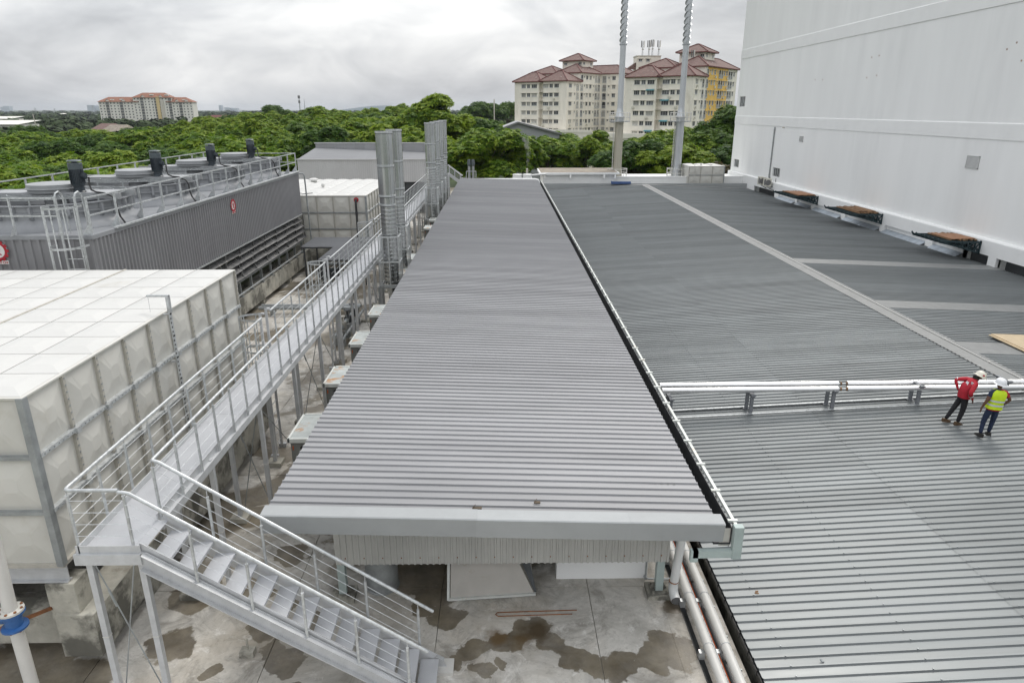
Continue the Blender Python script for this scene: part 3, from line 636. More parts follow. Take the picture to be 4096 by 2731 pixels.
# access ladders with safety hoops on the left side
for yl in (17.7, 24.6, 33.85, 43.85):
    q = MB()
    for dy in (-.24, .24):
        q.box(-6.44, -6.38, yl + dy - .025, yl + dy + .025, .12, DZ + 1.15)
        q.box(-6.53, -6.32, yl + dy * 1.5 - .05, yl + dy * 1.5 + .05, 0, .12)
    z = .35
    while z < DZ: q.tube([(-6.41, yl - .24, z), (-6.41, yl + .24, z)], .012, 5); z += .3
    q.box(-6.44, -6.3, yl - .27, yl - .21, DZ + 1.1, DZ + 1.15); q.box(-6.44, -6.3, yl + .21, yl + .27, DZ + 1.1, DZ + 1.15)
    ld = wp(q, 'ladder', 'alu_paint')
    q = MB()
    for z in (2.35, 3.15, 4.05):
        pts = [(-6.42 - .66 * math.sin(t), yl + .36 * math.cos(t), z) for t in np.linspace(0, math.pi, 13)]
        for p0, p1 in zip(pts, pts[1:]): q.bar(p0, p1, .006, .05)
    for t in (.5, 1.1, 1.57, 2.04, 2.64):
        xx = -6.42 - .66 * math.sin(t); q.bar((xx, yl + .36 * math.cos(t), 2.3), (xx, yl + .36 * math.cos(t), 4.08), .03, .006)
    q.build('safety_hoop', 'galv', ld)
# ================================================================ stair
st = thing('steel_stair', 'open steel stair with checker plate treads descending from the walkway landing', 'stair', (-3.4, 9.15, 0))
def sp(q, name, mat, par=None, **k): return q.build(name, mat, par or st, loc=(3.4, -9.15, 0) if par is None else None, **k)
SX0, SX1, SZ0, SZ1 = -5.42, -1.10, 3.02, .06
sn, sf = 8.72, 9.58
dirv = Vector((SX1 - SX0, 0, SZ1 - SZ0)).normalized()
for y, s in ((sn, -1), (sf, 1)):
    q = MB()
    pr = [(SX0 - .02, SZ0 + .08), (SX0 + .10, SZ0 + .07), (SX1 + .05, SZ1 + .12), (SX1 + .10, SZ1), (SX1 - .25, SZ1), (SX0 + .0, SZ0 - .20), (SX0 - .02, SZ0 - .20)]
    q.extr(pr, 'y', y - .008, y + .008)
    q.bar((SX0 + .05, y + s * .04, SZ0 + .06), (SX1 + .05, y + s * .04, SZ1 + .10), .09, .012); q.bar((SX0 + .0, y + s * .04, SZ0 - .19), (SX1 - .22, y + s * .04, SZ1 + .02), .09, .012)
    sp(q, 'stringer', 'alu_paint')
    q = MB(); q.bar((SX0 - .02, y - s * .03, SZ0 + .17), (SX1 - .1, y - s * .03, SZ1 + .24), .006, .12); sp(q, 'skirting_plate', 'alu_paint')
NT = 13
tm = MB(); tm.box(0, .315, .04, .82, -.006, 0); tm.box(0, .006, .04, .82, -.05, -.006); tm.box(.309, .315, .04, .82, -.05, -.006); tread_me = tm.mesh('tread', 'checker')
for k in range(NT):
    t = (k + .55) / (NT + .3); link('tread', tread_me, st, (SX0 + (SX1 - SX0) * t + 3.4 - .10, sn - 9.15, SZ0 + (SZ1 - SZ0) * t + .03))
spm = MB(); spm.tube([(0, 0, .02), (0, 0, .93)], .024, 8); spm.tube([(0, 0, .93), (0, 0, 1.03)], .008, 6); sp_me = spm.mesh('rail_post', 'galv', True)
def sz(x): return SZ0 + (SZ1 - SZ0) * (x - SX0) / (SX1 - SX0) + .08
for y, xs in ((sn - .03, (-4.62, -3.85, -3.07, -2.30, -1.52)), (sf + .03, (-4.72, -3.93, -3.12, -2.32, -1.46))):
    for x in xs: link('rail_post', sp_me, st, (x + 3.4, y - 9.15, sz(x) - .06))
    q = MB()
    pts = [(SX0 - .12, y, RAILZ), (SX0 + .02, y, RAILZ - .02), (SX1 - .10, y, sz(SX1 - .1) + 1.0)]
    if y > 9: pts = [(DX1, y + .06, RAILZ), (DX1 + .01, y + .02, RAILZ - .005)] + pts[1:]
    q.tube(pts, .029, 10); sp(q, 'handrail', 'galv', smooth=True)
    for t in (.22, .42, .62, .82):
        q = MB(); q.tube([(SX0 - .06, y, DZ + t), (SX0 + .03, y, DZ + t), (xs[-1], y, sz(xs[-1]) + t - .06)], .0055, 4); sp(q, 'cable', 'galv')
q = MB(); q.box(SX1 - .30, SX1 + .22, sf - .16, sf + .18, 0, .06); q.box(SX1 - .30, SX1 + .22, sn - .16, sn + .18, 0, .06); sp(q, 'base_pad', 'white_pipe')

# ================================================================ sectional water tanks
pp = .98
def panel_mesh(name, pw, ph, mat, dep=.055):
    q = MB(); f_ = .045
    o_ = [(0, 0, 0), (0, pw, 0), (0, pw, ph), (0, 0, ph)]; i_ = [(0, f_, f_), (0, pw - f_, f_), (0, pw - f_, ph - f_), (0, f_, ph - f_)]
    q.add(o_ + i_, [(0, 1, 5, 4), (1, 2, 6, 5), (2, 3, 7, 6), (3, 0, 4, 7)])
    cy_, cz = pw / 2, ph / 2; e0, e1 = .24, .76; s_ = .13
    ring = [(0, f_, f_), (0, pw * e0, f_), (0, pw * e1, f_), (0, pw - f_, f_), (0, pw - f_, ph * e0), (0, pw - f_, ph * e1), (0, pw - f_, ph - f_), (0, pw * e1, ph - f_), (0, pw * e0, ph - f_), (0, f_, ph - f_), (0, f_, ph * e1), (0, f_, ph * e0)]
    inn = [(dep, cy_ - s_, cz - s_ * .6), (dep, cy_ - s_ * .6, cz - s_), (dep, cy_ + s_ * .6, cz - s_), (dep, cy_ + s_, cz - s_ * .6), (dep, cy_ + s_, cz + s_ * .6), (dep, cy_ + s_ * .6, cz + s_), (dep, cy_ - s_ * .6, cz + s_), (dep, cy_ - s_, cz + s_ * .6)]
    n_ = len(ring); q.add(ring + inn, [(0, 1, 13, 12), (0, 12, 11), (1, 2, 14, 13), (2, 3, 15, 14), (3, 4, 15), (4, 5, 16, 15), (5, 6, 16), (6, 7, 17, 16), (7, 8, 18, 17), (8, 9, 19, 18), (9, 10, 19), (10, 11, 12, 19), (12, 13, 14, 15, 16, 17, 18, 19)])
    return q.mesh(name, mat)
def roof_panel_mesh(name, a, b, h):
    q = MB(); g_ = .012; c0 = [(g_, g_, .0), (a - g_, g_, 0), (a - g_, b - g_, 0), (g_, b - g_, 0)]
    m_ = [(a * .3, b * .3, h), (a * .7, b * .3, h), (a * .7, b * .7, h), (a * .3, b * .7, h)]
    lo = [(x, y, -.03) for x, y, z in c0]
    q.add(c0 + m_ + lo, [(0, 1, 5, 4), (1, 2, 6, 5), (2, 3, 7, 6), (3, 0, 4, 7), (4, 5, 6, 7), (8, 9, 1, 0), (9, 10, 2, 1), (10, 11, 3, 2), (11, 8, 0, 3)]); return q.mesh(name, 'grp_top')
def tank(nm, label, xr, yf, zb, nx, ny, nz, px, py, pz, faces='RF', domed=.05, grp='grp'):
    T = thing(nm, label, 'water tank', (xr, yf, zb)); W_, D_, H_ = nx * px, ny * py, nz * pz
    def tb(q, n, m, par=None, **k): return q.build(n, m, par or T, **k)
    pr_ = panel_mesh('tank_panel', py, pz, grp); pf_ = panel_mesh('tank_panel', px, pz, grp)
    if 'R' in faces:
        for j in range(ny):
            for k in range(nz): link('tank_panel', pr_, T, (0, j * py, k * pz))
    for i in range(nx):
        for k in range(nz): link('tank_panel', pf_, T, (-(i + 1) * px, 0, k * pz), R(-90))
    rp = roof_panel_mesh('roof_panel', px, py, domed)
    for i in range(nx):
        for j in range(ny): link('roof_panel', rp, T, (-(i + 1) * px, j * py, H_ + .03))
    q = MB(); q.box(-W_ + .01, -.01, .01, D_ - .01, .02, H_ - .01); tb(q, 'inner_shell', 'grp')
    bolt = MB()
    for j in range(ny + 1):
        y_ = j * py
        q = MB(); q.box(0, .055, y_ - .032, y_ + .032, 0, H_); tb(q, 'joint_flange', 'grp_flange')
        for t in np.arange(.07, H_, .125): bolt.box(.055, .068, y_ - .013, y_ + .013, t - .013, t + .013)
    for i in range(nx + 1):
        x_ = -i * px
        q = MB(); q.box(x_ - .032, x_ + .032, -.055, 0, 0, H_); tb(q, 'joint_flange', 'grp_flange')
        for t in np.arange(.07, H_, .125): bolt.box(x_ - .013, x_ + .013, -.068, -.055, t - .013, t + .013)
    q = MB(); q.box(-.035, .072, -.086, -.057, -.02, H_ + .02); q.box(.057, .072, -.057, .04, -.02, H_ + .02); tb(q, 'corner_angle', 'galv_dull')
    for k in range(1, nz):
        z_ = k * pz
        q = MB(); q.box(.0, .085, .02, D_, z_ - .035, z_ + .035); tb(q, 'tie_bar', 'galv')
        q = MB(); q.box(-W_, -.02, -.085, 0, z_ - .03, z_ + .03); tb(q, 'tie_bar', 'galv_dull')
        q = MB()
        for j in range(1, ny): q.box(.06, .13, j * py - .055, j * py + .055, z_ - .06, z_ + .045); q.bar((.1, j * py - .09, z_ - .02), (.1, j * py + .09, z_ - .02), .02, .03)
        tag(tb(q, 'tie_clamps', 'galv'), kind='stuff')
        for t in np.arange(.1, D_, .125): bolt.box(.085, .095, t - .012, t + .012, z_ - .012, z_ + .012)
    q = MB(); q.box(-W_, .06, -.06, D_, -.06, 0); tb(q, 'base_frame', 'grp_flange')
    q = MB(); q.box(-.01, .06, -.06, D_, H_, H_ + .028); q.box(-W_, -.01, -.06, .0, H_, H_ + .028); tb(q, 'top_flange', 'grp')
    tag(tb(bolt, 'bolts', 'galv_dull'), kind='stuff')
    return T
T1 = tank('water_tank', 'large cream panelled water tank with white roof panels beside the walkway', -7.42, 9.80, 2.13, 10, 9, 3, pp, pp, 1.0)
# dark seam where the tank roof is divided
q = MB(); q.box(-3 * pp - .03, -3 * pp + .03, 0, 9 * pp, 3.02, 3.05); q.build('roof_divider', 'grp_flange', T1)
q = MB(); q.box(-2.2, -2.19, 5.2, 6, 3.06, 3.07); 
# level gauge standing on the tank side
q = MB(); q.box(.20, .23, 4.50, 4.60, -.55, 3.05); gz = q.build('level_gauge', 'galv', T1)
q = MB()
for k in range(36): q.box(.231, .234, 4.50, 4.54 if k % 5 else 4.58, -.5 + k * .1, -.5 + k * .1 + .035)
q.build('gauge_marks', 'dark', gz)
q = MB(); q.box(.19, .25, 4.50, 4.60, 3.05, 3.42); q.box(-.22, .25, 4.52, 4.58, 3.40, 3.44); q.box(-.2, .2, 4.53, 4.57, 3.0, 3.02); q.tube([(-.2, 4.55, 3.4), (-.2, 4.55, 3.05)], .004, 4); q.build('gauge_arm', 'galv', gz)
q = MB(); q.box(.08, .2, 4.52, 4.58, .5, .54); q.box(.08, .2, 4.52, 4.58, 1.9, 1.94); q.build('gauge_clamp', 'galv', gz)
# steel grillage below the tank
q0 = MB()
for k in range(10):
    y = 9.86 + k * .97
    q = MB(); q.box(-7.40 + 7.42, -17.2 + 7.42, y - 9.80 - .008, y - 9.80 + .008, -.40, -.06); q.box(-7.40 + 7.42, -17.2 + 7.42, y - 9.8 - .07, y - 9.8 + .07, -.40, -.385); q.box(-7.40 + 7.42, -17.2 + 7.42, y - 9.8 - .07, y - 9.8 + .07, -.075, -.062)
    q.build('support_beam', 'alu_paint', T1)
# concrete plinth
pl_ = thing('tank_plinth', 'weathered stained concrete plinth beams carrying the big water tank', 'plinth', (-7.3, 10, 0))
def pb(q, n, m='concrete'): return q.build(n, m, pl_, loc=(7.3, -10, 0))
for x0, x1 in ((-7.62, -7.06), (-12.4, -11.9), (-17.2, -16.7)):
    q = MB(); q.box(x0, x1, 9.75, 19.0, .26, 1.10); pb(q, 'plinth_beam'); q = MB(); q.box(x0 + .004, x1 - .004, 9.76, 18.99, 1.10, 1.112); pb(q, 'beam_top', 'concrete_top')
    for y in (9.76, 11.7, 13.65, 15.6, 17.55, 18.55):
        q = MB(); q.box(x0 - .16, x0 + .33, y, y + .42, 1.0, 1.725); pb(q, 'stub')
    for y in (11.5, 14.6, 17.6):
        q = MB(); q.box(x0 + .05, x1 - .05, y, y + .5, 0, .27); pb(q, 'pedestal')
for y in (9.95, 13.7, 18.3):
    q = MB(); q.box(-16.7, -7.62, y, y + .35, .33, 1.04); pb(q, 'cross_beam')
q = MB(); q.box(-7.70, -7.04, 9.70, 10.25, .255, 1.13); pb(q, 'corner_block')
q = MB(); q.bar((-8.6, 9.6, .95), (-7.75, 9.75, 1.25), .05, .05); q.build('rusty_bar', 'rust', pl_, loc=(7.3, -10, 0))

# foreground pipe with blue coupling at the left edge
vp = thing('water_pipe', 'white vertical pipe with blue bolted coupling at the left edge', 'pipe', (-7.72, 8.9, 0))
q = MB(); q.tube([(0, 0, 0), (0, 0, 1.62)], .10, 14); q.tube([(0, 0, 1.95), (0.03, .02, 3.6)], .10, 14); q.build('pipe', 'white_pipe', vp, smooth=True)
q = MB(); q.lathe([(.10, 1.60), (.19, 1.60), (.19, 1.635), (.125, 1.65), (.125, 1.86), (.19, 1.87), (.19, 1.90), (.10, 1.90)], n=18); q.lathe([(.06, 0), (.06, .1)], (0, 0, 0), 8); q.tube([(.1, 0, 1.76), (-.24, -.05, 1.76)], .06, 10); q.build('coupling', 'blue', vp, smooth=True)
q = MB(); q.lathe([(.10, 1.905), (.185, 1.905), (.185, 1.94), (.10, 1.95)], n=18); q.build('flange', 'grp', vp)
q = MB()
for k in range(8):
    a = k * math.pi / 4 + .2; 
    for z in (1.945, 1.59): q.lathe([(.0, -.01), (.022, -.01), (.022, .015), (0, .015)], (.155 * math.cos(a), .155 * math.sin(a), z), 6)
tag(q.build('bolts', 'rust', vp), kind='stuff')
q = MB(); q.bar((-8.15, 8.6, .05), (-8.30, 8.7, 1.2), .07, .05); tag(q.build('angle_iron', 'galv_dull'), 'grey perforated angle iron leaning under the tank at left edge', 'angle iron')

# ================================================================ cooling tower
CX0, CX1, CY0, CY1, CZ0, CZ1 = -17.0, -12.0, 20.1, 41.5, 3.42, 5.86
ct = thing('cooling_tower', 'grey four-fan cooling tower block with ribbed casing and roof railings', 'cooling tower', (-14.5, 30, 0))
def cb(q, n, m, par=None, **k): return q.build(n, m, par or ct, loc=(14.5, -30, 0) if par is None else None, **k)
def ribs(L_, n, h, z0, z1):
    p_ = L_ / n; prof = []
    for j in range(n): prof += [(j * p_, 0), (j * p_ + p_ * .52, 0), (j * p_ + p_ * .62, h), (j * p_ + p_ * .90, h)]
    prof.append((L_, 0)); m_ = len(prof)
    q = MB(); q.add([(d, s, z0) for s, d in prof] + [(d, s, z1) for s, d in prof], [(i, i + 1, m_ + i + 1, m_ + i) for i in range(m_ - 1)]); return q
cm = ribs(1.07, 5, .05, CZ0, CZ1 - .1).mesh('cladding_panel', 'frp_clad')
for k in range(20): link('cladding_panel', cm, ct, (CX1 + 14.5, CY0 - 30 + k * 1.07, 0))
cm2 = ribs(1.0, 4, .045, CZ0, CZ1 - .1).mesh('cladding_panel', 'frp_clad')
for k in range(5): link('cladding_panel', cm2, ct, (CX0 + 14.5 + k * 1.0, CY0 - 30, 0), R(-90))
q = MB(); q.box(CX0, CX1 - .01, CY0 + .01, CY1, CZ0 + .02, CZ1 - .1); cb(q, 'casing', 'frp_grey')
q = MB(); q.box(CX0 - .05, CX1 + .06, CY0 - .06, CY1 + .05, CZ1 - .12, CZ1); cb(q, 'fan_deck', 'frp_grey')
q = MB(); q.box(CX1 - .1, CX1 + .06, CY0, CY1, CZ0 - .06, CZ0); cb(q, 'casing_edge', 'galv')
q = MB(); q.box(CX1 - .0, CX1 + .13, CY0 + 1.2, CY1, CZ1 + .0, CZ1 + .05); cb(q, 'edge_plank', 'galv')
# fans
fcy = [22.8, 28.12, 33.45, 38.8]; FXc = -14.5
fs = MB(); fs.lathe([(2.42, 5.852), (2.40, 5.930), (2.22, 6.075), (2.12, 6.199), (2.12, 6.584), (2.2, 6.599), (2.2, 6.630), (2.10, 6.630), (2.06, 6.214), (2.1, 5.887)], n=48)
for k in range(28):
    a = 2 * math.pi * k / 28; c_, s_ = math.cos(a), math.sin(a)
    fs.add([(2.12 * c_ - .06 * s_, 2.12 * s_ + .06 * c_, 6.176), (2.12 * c_ + .06 * s_, 2.12 * s_ - .06 * c_, 6.176), (2.24 * c_ + .03 * s_, 2.24 * s_ - .03 * c_, 6.291), (2.24 * c_ - .03 * s_, 2.24 * s_ + .03 * c_, 6.291), (2.24 * c_ + .03 * s_, 2.24 * s_ - .03 * c_, 6.591), (2.24 * c_ - .03 * s_, 2.24 * s_ + .03 * c_, 6.591), (2.12 * c_ + .06 * s_, 2.12 * s_ - .06 * c_, 6.591), (2.12 * c_ - .06 * s_, 2.12 * s_ + .06 * c_, 6.591)], [(0, 1, 2, 3), (3, 2, 4, 5), (1, 6, 4, 2), (7, 0, 3, 5)])
fs.lathe([(2.13, 6.368), (2.19, 6.368), (2.19, 6.407), (2.13, 6.407)], n=48)
fs_me = fs.mesh('fan_stack', 'frp_grey', True)
gd = MB()
for r in (.9, 1.3, 1.7, 2.08):
    gd.lathe([(r - .012, 6.771), (r + .012, 6.771), (r + .012, 6.790), (r - .012, 6.790), (r - .012, 6.771)], n=36)
for k in range(40):
    a = 2 * math.pi * k / 40; gd.bar((.8 * math.cos(a), .8 * math.sin(a), 6.780), (2.12 * math.cos(a), 2.12 * math.sin(a), 6.780), .012, .012)
for k in range(14):
    a = 2 * math.pi * k / 14; gd.bar((2.08 * math.cos(a), 2.08 * math.sin(a), 6.630), (2.08 * math.cos(a), 2.08 * math.sin(a), 6.780), .05, .02)
gd_me = gd.mesh('fan_guard', 'galv_dull')
bmx = MB(); bmx.box(-2.35, 2.35, -.52, -.42, 6.649, 6.837); bmx.box(-2.35, 2.35, .42, .52, 6.649, 6.837); bmx.box(-1.9, 1.9, -.42, .42, 6.810, 6.830); bm_me = bmx.mesh('fan_beam', 'frp_cover')
hb = MB(); hb.lathe([(.74, 6.830), (.74, 6.927), (.80, 6.935), (.80, 6.957), (.75, 6.965), (.75, 7.077), (.72, 7.092), (0, 7.100)], n=32); hb.lathe([(.35, 6.291), (.35, 6.830)], n=16); hb_me = hb.mesh('hub_cover', 'frp_cover', True)
bl = MB()
for k in range(5):
    a = 2 * math.pi * k / 5; c_, s_ = math.cos(a), math.sin(a)
    bl.add([(.3 * c_ - .12 * s_, .3 * s_ + .12 * c_, 6.330), (.3 * c_ + .12 * s_, .3 * s_ - .12 * c_, 6.407), (1.98 * c_ + .26 * s_, 1.98 * s_ - .26 * c_, 6.430), (1.98 * c_ - .26 * s_, 1.98 * s_ + .26 * c_, 6.322)], [(0, 1, 2, 3)])
bl_me = bl.mesh('fan_blades', 'shade')
mo = MB(); mo.lathe([(.2, 6.830), (.26, 6.845), (.21, 6.883), (.20, 7.017), (.25, 7.032), (.25, 7.062)], n=20); mo.lathe([(.25, 7.062), (.255, 7.077), (.255, 7.547), (.24, 7.573)], n=20)
for k in range(24):
    a = 2 * math.pi * k / 24; mo.bar((.265 * math.cos(a), .265 * math.sin(a), 7.092), (.265 * math.cos(a), .265 * math.sin(a), 7.529), .012, .03)
mo.tube([(.2, -.05, 7.337), (.42, -.10, 7.337)], .10, 10); mo_me = mo.mesh('motor', 'motor', True)
mcp = MB(); mcp.lathe([(.27, 7.547), (.275, 7.722), (.26, 7.740), (.10, 7.749), (.10, 7.792), (.29, 7.792), (.24, 7.827), (0, 7.845)], n=20); mcp_me = mcp.mesh('motor_cowl', 'motor_cap', True)
cb_me = MB(); cb_me.tube([(1.32, -.25, 7.302), (1.34, -.30, 7.055), (1.42, -.40, 6.913), (1.65, -.55, 6.860), (1.95, -.62, 6.837), (2.18, -.64, 6.733), (2.27, -.65, 6.561), (2.28, -.66, 6.330), (2.35, -.68, 6.099), (2.48, -.7, 5.904)], .028, 8); cab_me = cb_me.mesh('motor_cable', 'rubber', True)
for y in fcy:
    L0 = (FXc + 14.5, y - 30, 0)
    o = link('fan_stack', fs_me, ct, L0); link('fan_guard', gd_me, o); link('fan_blades', bl_me, o); link('fan_beam', bm_me, o)
    link('hub_cover', hb_me, ct, L0)
    m_ = link('motor', mo_me, ct, (FXc + 14.5 + .96, y - 30 - .25, 0)); m_.scale = (.76, .76, 1); link('motor_cowl', mcp_me, m_); link('motor_cable', cab_me, ct, L0)
# roof railings
cpm = MB(); cpm.box(-.03, .03, -.02, .02, -.05, 1.06); cpm.add([(-.02, -.02, 0), (-.28, -.02, 0), (-.02, -.02, .35)], [(0, 1, 2)]); cp_me = cpm.mesh('rail_post', 'galv')
for k in range(15):
    y = CY0 + .1 + k * (CY1 - CY0 - .2) / 14
    link('rail_post', cp_me, ct, (CX1 - .02 + 14.5, y - 30, CZ1)); o = link('rail_post', cp_me, ct, (CX0 + .32 + 14.5, y - 30, CZ1 + .14)); o.rotation_euler = (0, 0, math.pi)
for k in range(4): link('rail_post', cp_me, ct, (CX0 + 14.5 + .1 + k * 1.35, CY0 - 30 + .05, CZ1), R(90))
for zz in (1.06, .55):
    for x, dz in ((CX1 - .02, 0), (CX0 + .32, .14)):
        q = MB(); q.box(x - .02, x + .02, CY0 + .05, CY1 - .05, CZ1 + zz + dz - .02, CZ1 + zz + dz + .02); cb(q, 'handrail', 'galv')
    q = MB(); q.box(CX0, CX1 - .9, CY0 + .03, CY0 + .07, CZ1 + zz - .02, CZ1 + zz + .02); cb(q, 'handrail', 'galv')
    q = MB(); q.box(CX0, CX1, CY1 - .07, CY1 - .03, CZ1 + zz - .02, CZ1 + zz + .02); cb(q, 'handrail', 'galv')
# ladder with hoops at the near corner
q = MB()
for dx in (-.28, .28):
    q.box(-12.42 + dx - .03, -12.42 + dx + .03, 19.86, 19.90, 2.0, 7.0)
    q.tube([(-12.42 + dx, 19.88, 6.95), (-12.42 + dx, 19.95, 7.08), (-12.42 + dx, 20.1, 7.12), (-12.42 + dx, 20.25, 7.0), (-12.42 + dx, 20.3, 5.9)], .025, 6)
z = 2.2
while z < 6.0: q.tube([(-12.70, 19.88, z), (-12.14, 19.88, z)], .013, 5); z += .3
ld = cb(q, 'ladder', 'galv')
q = MB()
for z in (4.6, 5.62, 6.75):
    pts = [(-12.42 + .46 * math.cos(t), 19.86 - .75 * math.sin(t) ** .7, z) for t in np.linspace(0, math.pi, 15)]
    for p0, p1 in zip(pts, pts[1:]): q.bar(p0, p1, .008, .06)
for t in (.35, .9, 1.57, 2.24, 2.8): q.bar((-12.42 + .46 * math.cos(t), 19.86 - .75 * math.sin(t) ** .7, 3.2), (-12.42 + .46 * math.cos(t), 19.86 - .75 * math.sin(t) ** .7, 6.77), .035, .006, up=(0, 1, 0))
q.build('safety_hoop', 'galv', ld)
# maker's badge: red gear ring, white disc, red mark, red lettering
def badge(r, M_):
    q = MB(); q.lathe([(0, .0), (r * .98, .0), (r * .98, .012), (0, .012)], n=32); q.box(-r * .85, r * .85, -r * 1.42, -r * 1.04, 0, .012); a_ = q.build('logo_disc', 'logo_white', ct)
    q = MB(); q.lathe([(r * .74, .014), (r * .98, .014), (r * .98, .024), (r * .74, .024), (r * .74, .014)], n=32)
    for k in range(12):
        t = 2 * math.pi * k / 12; q.bar((r * .95 * math.cos(t), r * .95 * math.sin(t), .018), (r * 1.14 * math.cos(t), r * 1.14 * math.sin(t), .018), r * .30, .014)
    q.tube([(-r * .12, -r * .42, .02), (r * .12, -r * .05, .02), (r * .16, r * .32, .02), (0, r * .48, .02), (-r * .18, r * .30, .02), (-r * .10, 0, .02), (r * .12, -r * .28, .02), (r * .30, -r * .42, .02)], r * .055, 6)
    b_ = q.build('logo_gear', 'red', a_)
    c_ = link('logo_lettering', text_mesh('logo_lettering', 'LIANG CHI', r * .33, 'red', .004), a_, (0, -r * 1.24, .016))
    a_.matrix_local = M_; return a_
badge(.28, Matrix.Translation((-14.76 + 14.5, CY0 - 30 - .06, 5.42)) @ Matrix.Rotation(R(90), 4, 'X'))
badge(.25, Matrix.Translation((CX1 + 14.5 + .06, 30.9 - 30, 5.30)) @ Matrix.Rotation(R(90), 4, 'Z') @ Matrix.Rotation(R(90), 4, 'X'))
# fill and louvres below the casing
q = MB(); q.box(CX0 + .5, CX1 - .55, CY0 + .3, CY1 - .1, 1.3, CZ0); cb(q, 'wet_fill', 'moss')
for r in range(4):
    z = 3.16 - r * .33
    for k in range(12):
        y0 = CY0 + .25 + k * 1.765; dz = random.uniform(-.02, .02)
        q = MB()
        for t in range(3):
            zz = z - t * .055 + dz; xx = CX1 - .28 + t * .10 + r * .05
            q.add([(xx, y0, zz), (xx + .12, y0, zz - .045), (xx + .12, y0 + 1.74, zz - .045 + .012), (xx, y0 + 1.74, zz + .012), (xx, y0, zz + .02), (xx + .12, y0, zz - .025), (xx + .12, y0 + 1.74, zz - .013), (xx, y0 + 1.74, zz + .032)], [(0, 1, 2, 3), (4, 5, 6, 7), (1, 5, 6, 2), (0, 4, 5, 1)])
        cb(q, 'louvre_blade', 'louver')
for k in range(13):
    y0 = CY0 + .22 + k * 1.765
    q = MB(); q.bar((CX1 - .30, y0, 3.35), (CX1 + .16, y0, 2.0), .06, .05); q.box(CX1 - .09, CX1 - .03, y0 + .4, y0 + .45, 2.05, 3.42); cb(q, 'louvre_bracket', 'louver')
q = MB(); q.box(CX1 - .12, CX1 + .0, CY0, CY1, 1.80, 2.06); cb(q, 'base_channel', 'galv_dull')
q = MB(); q.box(CX0, CX1 - .12, CY0 + .2, CY1, 1.84, 1.9); cb(q, 'basin', 'shade')
for k in range(15):
    y0 = CY0 + .4 + k * 1.47; q = MB(); q.box(CX1 - .13, CX1 - .03, y0, y0 + .10, 1.16, 1.80); q.box(CX1 - .2, CX1 + .04, y0 - .05, y0 + .15, 1.105, 1.16); cb(q, 'post', 'galv_dull')
q = MB(); q.tube([(CX1 + .02, CY0, 1.28), (CX1 + .02, CY1, 1.28)], .04, 8); cb(q, 'header_pipe', 'galv_dull')
q = MB(); q.tube([(CX1 - .15, CY1 + .1, CZ1 - .12), (CX1 + .25, CY1 + .2, CZ1 - .12), (CX1 + .33, CY1 + .2, CZ1 - .25), (CX1 + .40, CY1 + .2, 1.2)], .045, 8); cb(q, 'riser_pipe', 'galv_dull', smooth=True)
# concrete beam under the tower
tp = thing('tower_plinth', 'stained concrete beam carrying the cooling tower posts', 'plinth', (-12, 30, 0))
q = MB(); q.box(-12.45, -11.97, 19.2, 42.5, .30, 1.10); q.build('plinth_beam', 'concrete', tp, loc=(12, -30, 0))
q = MB(); q.box(-12.44, -11.98, 19.22, 42.45, 1.10, 1.108); q.build('beam_top', 'concrete_top', tp, loc=(12, -30, 0))
for y in (20, 24.5, 29, 33.5, 38, 41.6):
    q = MB(); q.box(-12.4, -12.02, y, y + .4, 0, .3); q.build('pedestal', 'concrete', tp, loc=(12, -30, 0))
for y in (24, 29, 34, 39):
    q = MB(); q.box(-17, -12.45, y, y + .35, .3, 1.05); q.build('cross_beam', 'concrete', tp, loc=(12, -30, 0))
q = MB(); q.box(-17.2, -16.8, 19.2, 42.5, .3, 1.1); q.build('plinth_beam', 'concrete', tp, loc=(12, -30, 0))
for x, y in ((-14.5, 22), (-14.5, 33)): 
    q = MB(); q.box(x - .2, x + .2, y, y + .4, 0, 1.8); q.build('pedestal', 'concrete', tp, loc=(12, -30, 0))

# ================================================================ second and third tanks
T2 = tank('water_tank', 'grey-cream panelled tank with white domed roof panels beyond the cooling tower', -8.32, 42.6, 1.32, 7, 10, 3, 1.0, 1.0, 1.0, domed=.07)
for x, y, r in ((-3.6, 4.2, .13), (-4.9, 1.6, .13), (-5.2, 8.0, .35)):
    q = MB(); q.lathe([(r * .6, 3.0), (r * .6, 3.14), (r, 3.18), (r * .9, 3.27), (r * .5, 3.33), (0, 3.34)], (x, y, 0), 14); q.build('roof_vent', 'grp_top', T2, smooth=True)
q = MB(); q.tube([(-4.6, .6, 3.12), (-4.0, .5, 3.1), (-3.9, .2, 3.1), (-3.3, .4, 3.14)], .02, 6); q.build('hose', 'rubber', T2)
q = MB(); q.tube([(-.55, -.02, 2.78), (-.55, -.25, 2.78), (-.55, -.30, 2.70), (-.55, -.30, -.4)], .065, 10); bp_ = q.build('black_pipe', 'rubber', T2, smooth=True)
q = MB(); q.lathe([(0, 0), (.15, 0), (.15, .03), (0, .03)], n=14); fl = q.build('pipe_flange', 'red', bp_, loc=(-.55, -.12, 2.78)); fl.rotation_euler = (R(90), 0, 0)
q = MB(); q.box(-7.0, .06, -.1, 10, -1.32, -.06); q.build('tank_base', 'concrete', T2)

